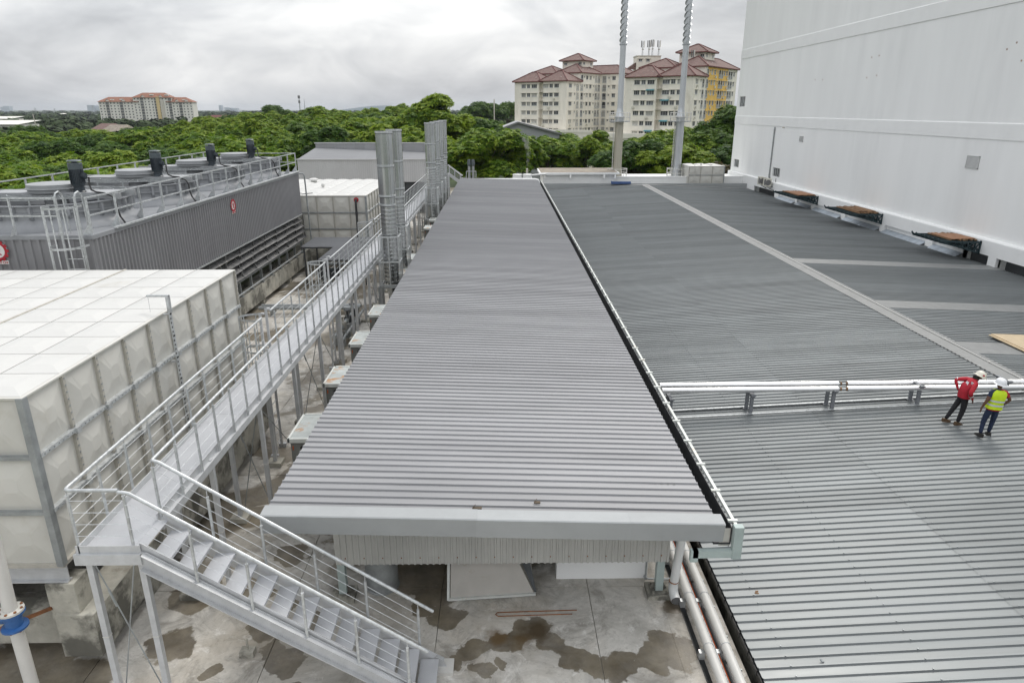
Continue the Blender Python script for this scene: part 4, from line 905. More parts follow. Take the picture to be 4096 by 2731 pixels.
# ================================================================ pump shelter with low ribbed canopy
ps = thing('pump_shelter', 'low L-shaped pump canopy of grey ribbed sheet on thin posts beside walkway', 'shelter', (-9.2, 37, 0))
def cfl(x0, x1, y0, y1, z):
    q = MB(); n = int((y1 - y0) / .1); prof = []
    for k in range(n): prof += [(y0 + k * .1, z), (y0 + k * .1 + .06, z), (y0 + k * .1 + .07, z + .018), (y0 + k * .1 + .09, z + .018)]
    m_ = len(prof); q.add([(x0, a, b) for a, b in prof] + [(x1, a, b - .02) for a, b in prof], [(i, i + 1, m_ + i + 1, m_ + i) for i in range(m_ - 1)]); return q
for k in range(4): cfl(-11.0 + k * .9, -10.1 + k * .9 + .02, 37.35, 40.3, 2.2 + .004 * (k % 2)).build('roof_sheet', 'far_roof', ps, loc=(9.2, -37, 0))
for k in range(2): cfl(-9.22 + k * .9, -8.32 + k * .9 + .02, 34.0, 37.34, 2.19 + .004 * (k % 2)).build('roof_sheet', 'far_roof', ps, loc=(9.2, -37, 0))
for x, y in ((-10.9, 37.5), (-10.9, 40.1), (-9.1, 37.5), (-9.1, 34.2), (-7.6, 34.2), (-7.6, 37.5), (-7.6, 40.1)):
    q = MB(); q.box(x - .035, x + .035, y - .035, y + .035, 0, 2.18); q.build('post', 'shade', ps, loc=(9.2, -37, 0))
q = MB(); q.box(-11, -7.45, 37.36, 37.42, 2.1, 2.18); q.box(-9.22, -7.45, 34.02, 34.08, 2.1, 2.17); q.box(-11, -10.94, 37.4, 40.2, 2.1, 2.18); q.build('edge_beam', 'shade', ps, loc=(9.2, -37, 0))
q = MB(); q.lathe([(0, 0), (.09, 0), (.09, .03), (0, .03)], (-8.6, 39.2, 2.215), 10); q.build('roof_cap', 'dark', ps, loc=(9.2, -37, 0))
for i, (x, y) in enumerate(((-8.6, 35.0), (-8.6, 36.2), (-9.9, 38.2), (-9.9, 39.3))):
    P_ = thing('water_pump', 'dark grey water pump on a low base under the pump canopy, ' + ('nearest the walkway', 'second from the walkway', 'third from the walkway', 'furthest from the camera')[i], 'pump', (x, y, 0), group='pumps under the canopy')
    q = MB(); q.box(-.5, .5, -.22, .22, 0, .18); q.build('base', 'concrete', P_)
    q = MB(); q.tube([(-.1, 0, .42), (.42, 0, .42)], .17, 12); q.build('motor', 'motor_cap', P_, smooth=True)
    q = MB(); q.tube([(-.32, -.08, .42), (-.32, .08, .42)], .2, 12); q.tube([(-.32, 0, .55), (-.32, 0, 1.3)], .06, 8); q.build('volute', 'shade', P_, smooth=True)
for i, (y, z) in enumerate(((31.6, .35), (32.0, .35), (41.2, .4))):
    q = MB(); q.tube([(-11.6, y, z), (-6.8, y, z)], .09, 10)
    for x in (-11, -9, -7): q.box(x - .05, x + .05, y - .12, y + .12, 0, z - .08)
    tag(q.build('water_main', 'galv_dull', smooth=True), ('grey pipe on blocks crossing the deck near the pump canopy', 'second grey pipe beside it crossing the deck', 'grey pipe crossing the deck in front of the far tank')[i], 'pipe')
# valve train under the walkway
vt = thing('valve_train', 'grey valve assembly on a low pipe under the walkway', 'valve assembly', (-6.9, 29, 0))
q = MB(); q.tube([(0, -2.2, .45), (0, 2.4, .45)], .09, 10); q.tube([(.3, -2.2, .3), (.3, 2.4, .3)], .06, 8); q.build('pipe', 'galv_dull', vt, smooth=True)
for y in (-1.6, -.6, .4, 1.4):
    q = MB(); q.lathe([(0, .3), (.16, .3), (.17, .45), (.16, .62), (.05, .66), (.05, .85), (.14, .86), (.14, .89), (0, .89)], (0, y, 0), 12); q.build('valve', 'grp_flange' if y < 0 else 'shade', vt, smooth=True)
    q = MB(); q.box(-.1, .4, y - .35, y - .28, 0, .3); q.build('bracket', 'galv_dull', vt)

# ================================================================ galvanised exhaust chimneys
def chimney(y, label):
    c = thing('exhaust_chimney', label, 'chimney', (-4.82, y, 0), group='galvanised exhaust chimneys')
    for me, nm in CH: link(nm, me, c)
    return c
CH = []
def seg(r0, r1, z0, z1, seam=True):
    q = MB(); q.lathe([(r0, z0), (r1, z1)], n=28)
    if seam: q.box(r0 * .62, r0 * .66, -r0 * .80, -r0 * .76, z0 + .02, z1 - .02)
    return q
for (a, b, c, d) in ((.350, .350, 7.13, 8.44), (.346, .346, 5.88, 7.12), (.318, .312, 5.50, 5.88)): CH.append((seg(a, b, c, d).mesh('duct_section', 'duct', True), 'duct_section'))
q = MB(); prof = [(.312, 2.25)]
z = 2.25
while z < 5.5: prof += [(.312, z + .16), (.3135, z + .165), (.312, z + .17)]; z += .17
q.lathe(prof, n=28); CH.append((q.mesh('spiral_duct', 'duct', True), 'spiral_duct'))
for z in (8.42, 7.09, 5.86):
    q = MB(); q.lathe([(.345, z), (.362, z + .005), (.362, z + .03), (.352, z + .035), (.352, z + .05), (.362, z + .055), (.362, z + .075), (.345, z + .08)], n=28); CH.append((q.mesh('joint_band', 'galv', True), 'joint_band'))
for z, r in ((8.395, .353), (7.065, .351), (5.835, .348), (5.46, .3165)):
    q = MB(); q.lathe([(r - .01, z), (r, z + .002), (r, z + .02), (r - .01, z + .022)], n=28); CH.append((q.mesh('shadow_ring', 'shade'), 'shadow_ring'))  # dark ring below each band paints its shadow line
q = MB(); q.lathe([(.312, 5.50), (.335, 5.50), (.335, 5.57), (.312, 5.57)], n=24); q.box(-.36, -.32, -.06, .06, 5.495, 5.575); CH.append((q.mesh('clamp_band', 'galv'), 'clamp_band'))
q = MB(); q.lathe([(.25, 1.95), (.312, 2.25)], n=24); q.lathe([(.262, 1.80), (.262, 1.95)], n=24); CH.append((q.mesh('reducer', 'duct', True), 'reducer'))
q = MB(); q.tube([(0, 0, 1.82), (.02, 0, 1.5), (.25, 0, 1.0), (.7, 0, .85), (1.6, 0, .8)], .21, 14); CH.append((q.mesh('exhaust_elbow', 'duct', True), 'exhaust_elbow'))
q = MB(); w_ = .42
for sx in (-1, 1):
    for sy in (-1, 1): q.box(sx * w_ - .022, sx * w_ + .022, sy * w_ - .022, sy * w_ + .022, 2.08, 4.22)
    q.box(sx * w_ - .02, sx * w_ + .02, -.02, .02, 2.08, 4.22); q.box(-.02, .02, sx * w_ - .02, sx * w_ + .02, 2.08, 4.22)
for z in (2.10, 3.12, 4.20):
    for s in (-1, 1): q.box(-w_, w_, s * w_ - .023, s * w_ + .023, z - .025, z + .025); q.box(s * w_ - .023, s * w_ + .023, -w_, w_, z - .025, z + .025)
CH.append((q.mesh('guide_frame', 'galv'), 'guide_frame'))
q = MB()
for s in (-1, 1): q.box(-.52, .80, s * .50 - .03, s * .50 + .03, 2.0, 2.06); q.box(s * .5 - .03, s * .5 + .03, -.5, .5, 1.985, 2.045)
for x, y in ((-.5, -.5), (-.5, .5)): q.box(x - .04, x + .04, y - .04, y + .04, 0, 2.0)
CH.append((q.mesh('support_frame', 'galv_dull'), 'support_frame'))
q = MB(); q.tube([(-.36, -.05, 5.95), (-.44, -.05, 5.7), (-.36, -.05, 5.55)], .008, 5); q.tube([(-.35, -.05, 5.5), (-.42, -.05, 5.25), (-.36, -.05, 5.05)], .008, 5); CH.append((q.mesh('tie_wire', 'shade'), 'tie_wire'))
for y, lb in zip((29.4, 32.2, 48.4, 52.2, 55.5, 59.2), ('nearest and broadest looking of the shiny galvanised chimneys', 'second shiny galvanised chimney, half behind the nearest one', 'front chimney of the far group of four galvanised chimneys', 'second chimney of the far group of four, half hidden', 'third chimney of the far group of four, narrow sliver visible', 'last and rightmost chimney of the far group of four')):
    chimney(y, lb)
# ================================================================ things on the near deck
def tg(q, name, mat, label, cat, group=None, **k): return tag(q.build(name, mat, **k), label, cat, group)
# rusty intake hoods with added unseen enclosures along the shed's left side
hood_lab = ['nearest grey intake hood with rust-streaked top beside the shed roof', 'second grey intake hood with big orange rust patches on top', 'third intake hood with rusty flaking top beside the shed', 'fourth intake hood from the stair, dark sided, under the roof edge', 'fifth intake hood along the shed, beside the nearest chimney', 'sixth intake hood along the shed, behind the nearest chimneys', 'seventh intake hood along the shed, mostly hidden by chimney frames', 'eighth intake hood along the shed, near the far chimneys']
for k in range(8):
    y = 14.2 + 3.32 * k + (0 if k < 4 else 3.2) + (0 if k < 6 else 6)
    G = thing('intake_hood', hood_lab[k], 'intake hood', (-4.0, y, 0), group='generator intake hoods')
    q = MB(); q.box(-.88, .9, .02, 1.30, .15, 2.16); q.build('casing', 'box_side', G)
    q = MB(); q.box(-.93, .9, -.02, 1.36, 2.16, 2.185); q.build('top', 'rusty_top', G)
    q = MB(); q.box(-.93, .9, -.03, .02, 2.10, 2.20); q.box(-.94, -.89, -.03, 1.37, 2.10, 2.20); q.box(-.93, .9, 1.32, 1.37, 2.10, 2.20); q.build('rim', 'gutter_rim', G)
    q = MB(); q.lathe([(0, 0), (.05, 0), (.05, .01), (0, .01)], n=12); o = q.build('hole', 'dark', G, loc=(-.62, .018, 1.95)); o.rotation_euler = (R(90), 0, 0)
    q = MB(); q.box(-.84, -.815, .005, .018, 1.90, 2.0); q.build('hazard_mark', 'orange', G)
    for s in range(5):
        q = MB(); q.box(-.3, .2, .0, .018, .5 + s * .07, .53 + s * .07); q.build('vent_slot', 'galv', G)
    q = MB(); q.box(-.86, 3.9 + 2.9, .06, 1.25, .2, 2.0); q.build('added_enclosure', 'shade', G)  # unseen box added to keep the shed interior dark
q = MB(); q.bar((-4.98, 14.6, .06), (-4.98, 66, .06), .16, .12); tg(q, 'cable_tray', 'galv_dull', 'galvanised cable tray on the deck along the shed', 'cable tray')
# under the near gable
q = MB(); q.lathe([(.33, 0), (.345, 0), (.345, .03), (.33, .04), (.33, 2.6)], n=24); tg(q, 'round_duct', 'galv_dull', 'dark round steel duct standing under the shed gable', 'duct', loc=(-2.5, 11.85, 0), smooth=True)
du = thing('discharge_duct', 'pale steel discharge duct with slanted side under the gable cladding', 'duct', (-.4, 11.5, 0))
q = MB(); q.add([(-.66, -.16, .06), (1.02, -.02, .06), (.32, .34, 1.5), (-.64, .34, 1.5), (-.66, 1.6, .06), (1.02, 1.6, .06), (.32, 1.6, 1.5), (-.64, 1.6, 1.5)], [(0, 1, 2, 3), (1, 5, 6, 2), (0, 3, 7, 4)]); q.build('panel', 'grp_flange', du)
for o in (du.children[-1],): o.data.materials.clear(); o.data.materials.append(M('pale_duct_steel', (.47, .45, .415), .6, .1, .07, 2, spot=.5, spotcol=(.33, .25, .16), spscale=1.5, spthr=.6))
q = MB(); q.bar((-.70, -.18, .05), (1.06, -.04, .05), .05, .05); q.bar((-.70, -.18, .03), (-.68, .36, 1.5), .05, .05); q.build('flange', 'gutter_rim', du)
q = MB(); q.add([(1.04, -.0, .06), (1.08, .0, .06), (.75, .5, 1.5), (.42, .36, 1.5)], [(0, 1, 2, 3)]); q.build('slanted_side', 'shade', du)
q = MB(); random.seed(3)
for k in range(26):
    x = -.05 + random.uniform(-.10, .13); t = random.uniform(.45, .72); a = random.uniform(0, 3.1)
    p = Vector((x, -.16 + .50 * t - .012 + .05, .06 + 1.44 * t)); q.bar(p, p + Vector((.03 * math.cos(a), .012 * math.sin(a), .03 * math.sin(a))), .004, .003)
q.build('chalk_marks', 'logo_white', du)
q = MB(); q.box(1.12, 3.03, 11.98, 12.3, 0, 2.3); wbx = tg(q, 'white_wall_box', 'white_trim', 'plain white low wall beneath the right end of the gable cladding', 'wall')
q = MB(); q.tube([(2.98, 11.9, .9), (2.98, 11.9, .08), (3.05, 11.88, .06), (4.1, 11.88, .06)], .02, 6); q.tube([(2.98, 11.86, .08), (2.98, 11.94, .08)], .035, 8); tg(q, 'conduit', 'galv_dull', 'thin grey conduit turning along the deck beside the white wall', 'conduit')
# rainwater downpipe
dp = thing('downpipe', 'white plastic downpipe ending in an elbow beside the green column', 'downpipe', (3.42, 11.35, 0))
q = MB(); q.tube([(.12, -.1, 2.28), (.06, -.05, 1.4), (0, 0, .33)], .085, 14); q.build('pipe', 'pvc', dp, smooth=True)
q = MB(); q.tube([(0, 0, .36), (0, 0, .22), (.01, -.06, .13), (.02, -.20, .10)], [.095, .098, .098, .10], 14, cap=False); q.build('elbow', 'pvc', dp, smooth=True)
q = MB(); q.tube([(.021, -.199, .10), (.021, -.202, .10)], .092, 14); q.build('elbow_mouth', 'grille', dp)
q = MB(); q.lathe([(.086, 0), (.093, 0), (.093, .025), (.086, .025)], n=14); o = q.build('clamp', 'rust', dp, loc=(0, 0, .40)); o = q.build('clamp', 'galv_dull', dp, loc=(.08, -.07, 1.65))
# drain trench with two white pipes, conduit and orange cable beside the factory eave
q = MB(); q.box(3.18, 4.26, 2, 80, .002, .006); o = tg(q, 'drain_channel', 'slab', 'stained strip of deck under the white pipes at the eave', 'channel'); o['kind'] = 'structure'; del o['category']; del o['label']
q = MB(); q.box(3.50, 3.60, 2, 80, .007, .012); q.box(3.88, 3.99, 2, 80, .007, .012); o = q.build('channel_slot', 'gutter_dark'); o['kind'] = 'structure'
for i, x in enumerate((3.665, 3.975)):
    P_ = thing('white_pipe', ('left of the two long white pipes along the factory eave', 'right of the two long white pipes along the factory eave')[i], 'pipe', (x, 10, 0), group='white pipes along the eave')
    q = MB(); q.tube([(0, -8, .26), (0, 70, .26)], .086, 14); q.build('pipe', 'white_pipe', P_, smooth=True)
    for y in np.arange(-7.0, 60, 1.35):
        q = MB(); q.tube([(.091 * math.cos(t), y, .26 + .091 * math.sin(t)) for t in np.linspace(-.4, math.pi + .4, 9)], .006, 5); q.box(-.16, -.06, y - .05, y + .05, .012, .16); q.box(-.16, .14, y - .03, y + .03, .12, .15); q.build('pipe_clip', 'galv', P_)
q = MB(); q.tube([(3.80, 2, .17), (3.80, 79, .17)], .020, 8); tg(q, 'steel_conduit', 'galv', 'thin bright steel conduit between the two white pipes', 'conduit')
q = MB(); q.tube([(3.845, 2, .12), (3.85, 79, .12)], .018, 8); tg(q, 'orange_conduit', 'orange', 'thin orange conduit between the two white pipes', 'conduit')
q = MB(); q.tube([(4.15, 2, .05), (4.15, 9.1, .05), (4.16, 11.9, .05), (3.35, 11.85, .05)], .014, 6)
for y in np.arange(3, 12, .8): q.box(4.12, 4.18, y, y + .03, .006, .07)
tg(q, 'earth_tape', 'galv_dull', 'thin grey earthing strip clipped along the deck edge', 'earth strip')
q = MB(); q.tube([(1.45, 11.02, .012), (.0, 10.98, .012), (-.12, 10.97, .012), (-.15, 10.92, .012), (-.10, 10.87, .012), (1.35, 10.91, .012)], .010, 5); tg(q, 'bent_rebar', 'rust', 'hairpin of rusty bent rebar lying on the deck before the shed', 'rebar')
q = MB(); q.box(-4.75, -4.5, 9.88, 10.05, 0, .12); q.tube([(-4.62, 9.97, .12), (-4.62, 9.97, .35)], .02, 5); tg(q, 'concrete_block', 'concrete', 'small concrete block on the deck below the stair', 'block')

# ================================================================ things on the factory roof
for i, (dy, dz, x0, x1) in enumerate(((19.06, 1.255, 4.85, 40), (19.42, 1.275, 4.85, 40))):
    P_ = thing('insulated_pipe', ('nearer of the two silver lagged pipes crossing the roof on stands', 'further of the two silver lagged pipes crossing the roof on stands')[i], 'pipe', (10, dy, dz), group='lagged pipes across the roof')
    cutx = 10.45 if i == 0 else 10.62
    for a, b in ((4.85, cutx - .25), (cutx + .05, 29.3)):
        q = MB(); prof = []; n = int((b - a) / .28); pts = []; rs = []
        for k in range(n + 1):
            xx = a + (b - a) * k / n; pts += [(xx - 10, 0, .004 * xx), (xx - 10 + .012, 0, .004 * xx)]; rs += [.083, .0865]
        q.tube(pts, rs, 14); q.build('jacket', 'insul', P_, smooth=True)
    q = MB(); q.tube([(cutx - .27 - 10, 0, .004 * cutx), (cutx + .1 - 10, 0, .004 * cutx)], .03, 8); q.build('bare_joint', 'galv', P_)
    q = MB(); q.tube([(cutx + .02 - 10, 0, .004 * cutx), (cutx + .055 - 10, 0, .004 * cutx)], .06, 10); q.tube([(cutx - .16 - 10, 0, .004 * cutx), (cutx - .12 - 10, 0, .004 * cutx)], .055, 10); q.build('brass_valve', 'timber', P_)
for i, x in enumerate((5.15, 7.63, 10.13, 12.75, 15.4)):
    S_ = thing('pipe_stand', ('pipe stand at the gutter end of the lagged pipes', 'second pipe stand from the gutter', 'pipe stand under the pipe joint', 'pipe stand left of the two workers', 'pipe stand hidden behind the workers')[i], 'pipe stand', (x, 19.25, zl(x)), group='pipe stands on the roof')
    for y in (-.19, .19):
        q = MB(); q.box(-.05, .05, y - .035, y + .035, .05, .66); q.box(-.10, .10, y - .07, y + .07, .045, .06); q.build('leg', 'stand', S_)
    q = MB(); q.box(-.05, .05, -.30, .30, .62, .68); q.box(-.07, .07, -.33, -.23, .66, .70); q.build('cross_bar', 'stand', S_)
for i, y in enumerate((18.98, 19.52)):
    q = MB(); q.bar((4.95, y, zl(4.95) + .06), (16.4, y, zl(16.4) + .06), .07, .035); tg(q, 'roof_rail', 'galv', ('nearer flat galvanised strip under the pipe stands', 'further flat galvanised strip under the pipe stands')[i], 'rail')
q = MB(); q.box(19.15, 21.9, 23.2, 25.2, 0, .04); q.box(19.3, 22.0, 23.3, 25.1, .04, .07); bdr = MB()
b_ = thing('plywood_board', 'pale plywood board stack lying on the roof at the right edge', 'board', (0, 0, zrr(20) + .06))
for k in range(2):
    q = MB(); q.box(19.15 + .10 * k, 22.2, 23.2 + .03 * k, 25.2 + .02 * k, .05 + .035 * k, .085 + .035 * k); q.build('sheet', 'ply_pale', b_)
for k in range(4):
    q = MB(); q.box(19.25 + k * .8, 19.33 + k * .8, 23.25, 25.1, -.02, .05); q.build('batten', 'shade', b_)
b_.rotation_euler = (0, sB, 0); b_.location = (0, 0, zrr(0) + .045)
# scraps on roofs
random.seed(12)
for i, (x, y, lb) in enumerate(((5.0, 11.05, 'small crumpled brown scrap on the roof near the white pipes'), (5.5, 9.25, 'small curled grey scrap on the near roof'))):
    q = MB(); q.tube([(x + random.uniform(-.05, .05), y + random.uniform(-.03, .03), zl(x) + .02 + .01 * k) for k in range(5)], .018, 5); tg(q, 'scrap', 'galv_dull' if i else 'timber', lb, 'scrap')
for i, (x, y, w_, lb) in enumerate(((-.52, 10.20, .16, 'short brown leaf litter lying in a roof rib near the barge'), (.55, 10.42, .11, 'small twig of litter on the shed roof near edge'))):
    q = MB(); q.box(x, x + w_, y - .03, y + .03, zc(x) + .03, zc(x) + .05); q.tube([(x, y - .03, zc(x) + .05), (x + .05, y + .05, zc(x) + .08)], .006, 4); tg(q, 'litter', 'bark', lb, 'litter')

# wall brackets carrying timber on the white building
def bracket(idx, label, y0, y1, kind):
    B = thing('wall_bracket', label, 'bracket', (WX - .3, (y0 + y1) / 2, 0), group='timber-laden brackets on the white wall')
    cy_ = (y0 + y1) / 2; n = 7
    for k in range(n):
        y = y0 + (y1 - y0) * k / (n - 1) - cy_; q = MB()
        q.bar((0, y, 1.68), (-2.6, y, 1.74), .09, .09); q.bar((0, y, 1.02), (-1.3, y, 1.42), .09, .09); q.bar((-1.25, y, 1.40), (-2.6, y, 1.70), .09, .08); q.bar((-.03, y, .98), (-.03, y, 1.78), .09, .09)
        for a in (-.05, -.5, -.95): q.bar((a, y, 1.68), (a - .38, y, 1.14 - a * .30), .06, .06); q.bar((a - .40, y, 1.68), (a - .05, y, 1.04 - a * .30), .06, .06)
        q.bar((-2.58, y, 1.74), (-2.70, y, 1.90), .08, .08); q.build('truss', 'bracket', B)
    q = MB(); q.box(-.06, .0, y0 - cy_, y1 - cy_, 1.18, 1.26); q.box(-.06, 0, y0 - cy_, y1 - cy_, 1.64, 1.72); q.build('wall_rail', 'bracket', B)
    random.seed(idx)
    for k in range(7):
        q = MB(); x = -.25 - k * .24; ya = y0 - cy_ + .1 + random.uniform(0, .25); q.box(x - .05, x + .05, ya, y1 - cy_ - random.uniform(0, .3), 1.765, 1.845); q.build('batten', 'timber', B)
    if kind == 'sheet':
        q = MB(); q.add([(-.18, y0 - cy_ + .35, 1.85), (-1.75, y0 - cy_ + .15, 1.85), (-1.78, y1 - cy_ - .45, 1.85), (-.25, y1 - cy_ - .75, 1.85), (-.18, y0 - cy_ + .35, 1.875), (-1.75, y0 - cy_ + .15, 1.875), (-1.78, y1 - cy_ - .45, 1.875), (-.25, y1 - cy_ - .75, 1.875)], [(3, 2, 1, 0), (4, 5, 6, 7), (0, 1, 5, 4), (1, 2, 6, 5), (2, 3, 7, 6), (3, 0, 4, 7)]); q.build('plywood_sheet', 'plywood', B)
    else:
        for k in range(8):
            q = MB(); x = -.3 - k * .19; ya = y0 - cy_ + .3 + random.uniform(0, .5); q.box(x - .07, x + .07, ya, ya + (y1 - y0) * random.uniform(.55, .78), 1.85, 1.90 + .03 * (k % 2)); q.build('plank', 'timber', B)
bracket(1, 'furthest dark wall bracket carrying an orange plywood sheet', 63.3, 67.4, 'sheet')
bracket(2, 'middle dark wall bracket stacked with loose brown planks', 52.1, 56.2, 'plank')
bracket(3, 'nearest dark wall bracket carrying plywood over timber battens', 40.8, 43.6, 'sheet')
# air conditioners
for i, y in enumerate((76.6, 74.9)):
    A = thing('air_conditioner', ('further beige outdoor air conditioner on the white wall', 'nearer beige outdoor air conditioner on the white wall')[i], 'air conditioner', (WX - .75, y, 1.45), group='air conditioners on the white wall')
    q = MB(); q.box(-.25, .25, -.55, .55, .02, .85); q.build('casing', 'ac', A)
    q = MB(); q.lathe([(0, 0), (.30, 0), (.30, .01), (0, .01)], n=18); o = q.build('fan_grille', 'grille', A, loc=(-.10, -.552, .43)); o.rotation_euler = (R(90), 0, 0)
    q = MB(); q.lathe([(0, 0), (.33, 0), (.33, .01), (0, .01)], n=18); o = q.build('fan_grille', 'grille', A, loc=(-.252, -.05, .43)); o.rotation_euler = (0, R(-90), 0)
    q = MB(); q.bar((-.2, -.5, 0), (.75, -.5, 0), .05, .05); q.bar((-.2, .5, 0), (.75, .5, 0), .05, .05); q.bar((-.2, -.5, 0), (.7, -.5, -.5), .04, .04); q.bar((.7, -.5, -.6), (.7, -.5, .9), .04, .04); q.build('frame', 'shade', A)

# ================================================================ people
def grow(name, joints, bones, mats, subdiv=1):
    me = bpy.data.meshes.new(name); ids = {k: i for i, k in enumerate(joints)}
    me.from_pydata([j[0] for j in joints.values()], [(ids[a], ids[b]) for a, b, m in bones], [])
    ob = bpy.data.objects.new(name, me); COL.objects.link(ob)
    sk = ob.modifiers.new('skin', 'SKIN'); sk.use_smooth_shade = True; sk.branch_smoothing = .6
    for v, j in zip(me.skin_vertices[0].data, joints.values()): v.radius = j[1] if isinstance(j[1], tuple) else (j[1], j[1])
    me.skin_vertices[0].data[ids['pelvis']].use_root = True
    sd_ = ob.modifiers.new('sub', 'SUBSURF'); sd_.levels = subdiv; sd_.render_levels = subdiv
    dg = bpy.context.evaluated_depsgraph_get(); out = bpy.data.meshes.new_from_object(ob.evaluated_get(dg))
    bpy.data.objects.remove(ob); out.materials.clear()
    names = sorted({m for _, _, m in bones})
    for m in names: out.materials.append(MT[m])
    segs_ = [(Vector(joints[a][0]), Vector(joints[b][0]), names.index(m)) for a, b, m in bones]
    for p in out.polygons:
        c = p.center; best = None
        for a, b, mi in segs_:
            ab = b - a; t = max(0, min(1, (c - a).dot(ab) / max(1e-9, ab.length_squared))); d = (c - a - ab * t).length
            if best is None or d < best[0]: best = (d, mi)
        p.material_index = best[1]; p.use_smooth = True
    out.name = name; return out
def hat(parent, mat, loc, tilt, brim):
    q = MB(); q.lathe([(.155 + brim, -.012), (.165 + brim, -.004), (.15, .01), (.142, .04), (.132, .085), (.11, .125), (.07, .15), (.03, .16), (0, .162)], n=20)
    q.bar((0, -.10, .135), (0, .10, .135), .02, .02)
    o = q.build('hard_hat', mat, parent, smooth=True, loc=loc); o.rotation_euler = tilt; o.scale = (1, 1.12, 1.05); return o
def shoe(parent, mat, loc, rz):
    q = MB(); q.add([(-.045, -.09, 0), (.045, -.09, 0), (.05, .12, 0), (.03, .19, 0), (-.03, .19, 0), (-.05, .12, 0), (-.042, -.085, .11), (.042, -.085, .11), (.042, .04, .10), (.03, .16, .05), (-.03, .16, .05), (-.042, .04, .10)],
          [(5, 4, 3, 2, 1, 0), (0, 1, 7, 6), (1, 2, 8, 7), (2, 3, 9, 8), (3, 4, 10, 9), (4, 5, 11, 10), (5, 0, 6, 11), (6, 7, 8, 11), (8, 9, 10, 11)])
    return q.build('boot', mat, parent, loc=loc, rz=rz)
def fingers(J, B, w, d, m, tag_, side):
    w = Vector(w); d = Vector(d).normalized(); s = Vector(side).normalized(); palm = w + d * .085
    J['palm' + tag_] = (tuple(palm), (.030, .020)); B.append(('wr' + tag_, 'palm' + tag_, m))
    for k, (off, ln) in enumerate(((-.028, .070), (-.010, .082), (.010, .078), (.028, .062))):
        a = palm + s * off * .9 + d * .02; b = a + d * ln * .55; c = b + (d + Vector((0, .35, -.2))).normalized() * ln * .45
        J['f%d%s' % (k, tag_)] = (tuple(b), .0085); J['g%d%s' % (k, tag_)] = (tuple(c), .0075); B.append(('palm' + tag_, 'f%d%s' % (k, tag_), m)); B.append(('f%d%s' % (k, tag_), 'g%d%s' % (k, tag_), m))
    t = w + d * .04 + s * .045; J['th' + tag_] = (tuple(t + d * .03), .010); B.append(('wr' + tag_, 'th' + tag_, m))

# worker in hi-vis vest, seen from behind
X1, Yp1 = 13.36, 16.88; zp = zl(X1) + .035
p1 = thing('person', 'worker in yellow hi-vis vest and white hard hat seen from behind', 'person', (X1, Yp1, zp))
J = {'pelvis': ((0, 0, .93), (.165, .115)), 'waist': ((.01, 0, 1.08), (.165, .115)), 'chest': ((.01, .0, 1.32), (.195, .125)), 'neckb': ((.0, .01, 1.47), .075), 'neck': ((0, .02, 1.53), .055), 'head': ((0, .045, 1.62), (.085, .095)), 'crown': ((0, .05, 1.71), .075),
     'hipL': ((-.10, 0, .86), .105), 'kneeL': ((-.155, .015, .48), .072), 'ankL': ((-.19, -.06, .09), .052), 'hipR': ((.10, 0, .86), .105), 'kneeR': ((.13, .03, .49), .072), 'ankR': ((.15, .07, .09), .052),
     'shL': ((-.20, 0, 1.42), .075), 'elL': ((-.285, -.03, 1.14), .050), 'wrL': ((-.335, .02, .90), .032), 'shR': ((.20, 0, 1.42), .075), 'elR': ((.385, -.03, 1.20), .050), 'wrR': ((.285, .06, .99), .034)}
B_ = [('pelvis', 'waist', 'navy'), ('waist', 'chest', 'jacket'), ('chest', 'neckb', 'jacket'), ('neckb', 'neck', 'skin'), ('neck', 'head', 'skin'), ('head', 'crown', 'hair'), ('pelvis', 'hipL', 'navy'), ('hipL', 'kneeL', 'navy'), ('kneeL', 'ankL', 'navy'), ('pelvis', 'hipR', 'navy'), ('hipR', 'kneeR', 'navy'), ('kneeR', 'ankR', 'navy'),
      ('neckb', 'shL', 'navy'), ('shL', 'mL', 'navy'), ('mL', 'elL', 'skin'), ('elL', 'wrL', 'skin'), ('neckb', 'shR', 'jacket'), ('shR', 'mR', 'jacket'), ('mR', 'elR', 'skin'), ('elR', 'wrR', 'skin')]
J['mL'] = ((-.25, -.02, 1.26), .062); J['mR'] = ((.305, -.02, 1.30), .062)
fingers(J, B_, J['wrL'][0], (.1, .15, -1), 'skin', 'L', (0, 1, 0)); fingers(J, B_, J['wrR'][0], (-.7, .2, -.55), 'skin', 'R', (0, .6, .5))
link('body', grow('body', J, B_, None), p1)
def ring_shell(rows, n=22):
    q = MB(); vs = []
    for (z, cx, cy, rx, ry) in rows:
        for k in range(n):
            a = 2 * math.pi * k / n; c_, s_ = math.cos(a), math.sin(a)
            vs.append((cx + rx * abs(c_) ** .8 * (1 if c_ > 0 else -1), cy + ry * abs(s_) ** .8 * (1 if s_ > 0 else -1), z))
    fs = []
    for r in range(len(rows) - 1):
        for k in range(n): fs.append((r * n + k, r * n + (k + 1) % n, (r + 1) * n + (k + 1) % n, (r + 1) * n + k))
    q.add(vs, fs); return q
vrows = [(.90, 0, 0, .225, .16), (.98, 0, 0, .215, .155), (1.10, .005, 0, .208, .15), (1.25, .005, 0, .225, .155), (1.38, .0, 0, .235, .15), (1.45, 0, .005, .19, .12), (1.49, 0, .01, .11, .09)]
vest = ring_shell(vrows).build('vest', 'vest', p1, smooth=True)
for z in (1.03, 1.16):
    ring_shell([(z - .028, .004, 0, .224, .163), (z + .028, .004, 0, .225, .163)]).build('reflective_band', 'reflect', vest, smooth=True)
for x in (-.1, .1):
    pass
hat(p1, 'helmet_w', (0, .045, 1.665), (R(6), 0, 0), .012)
shoe(p1, 'boot_dark', (-.195, -.08, 0), R(12)); shoe(p1, 'boot_dark', (.155, .05, 0), R(-18))
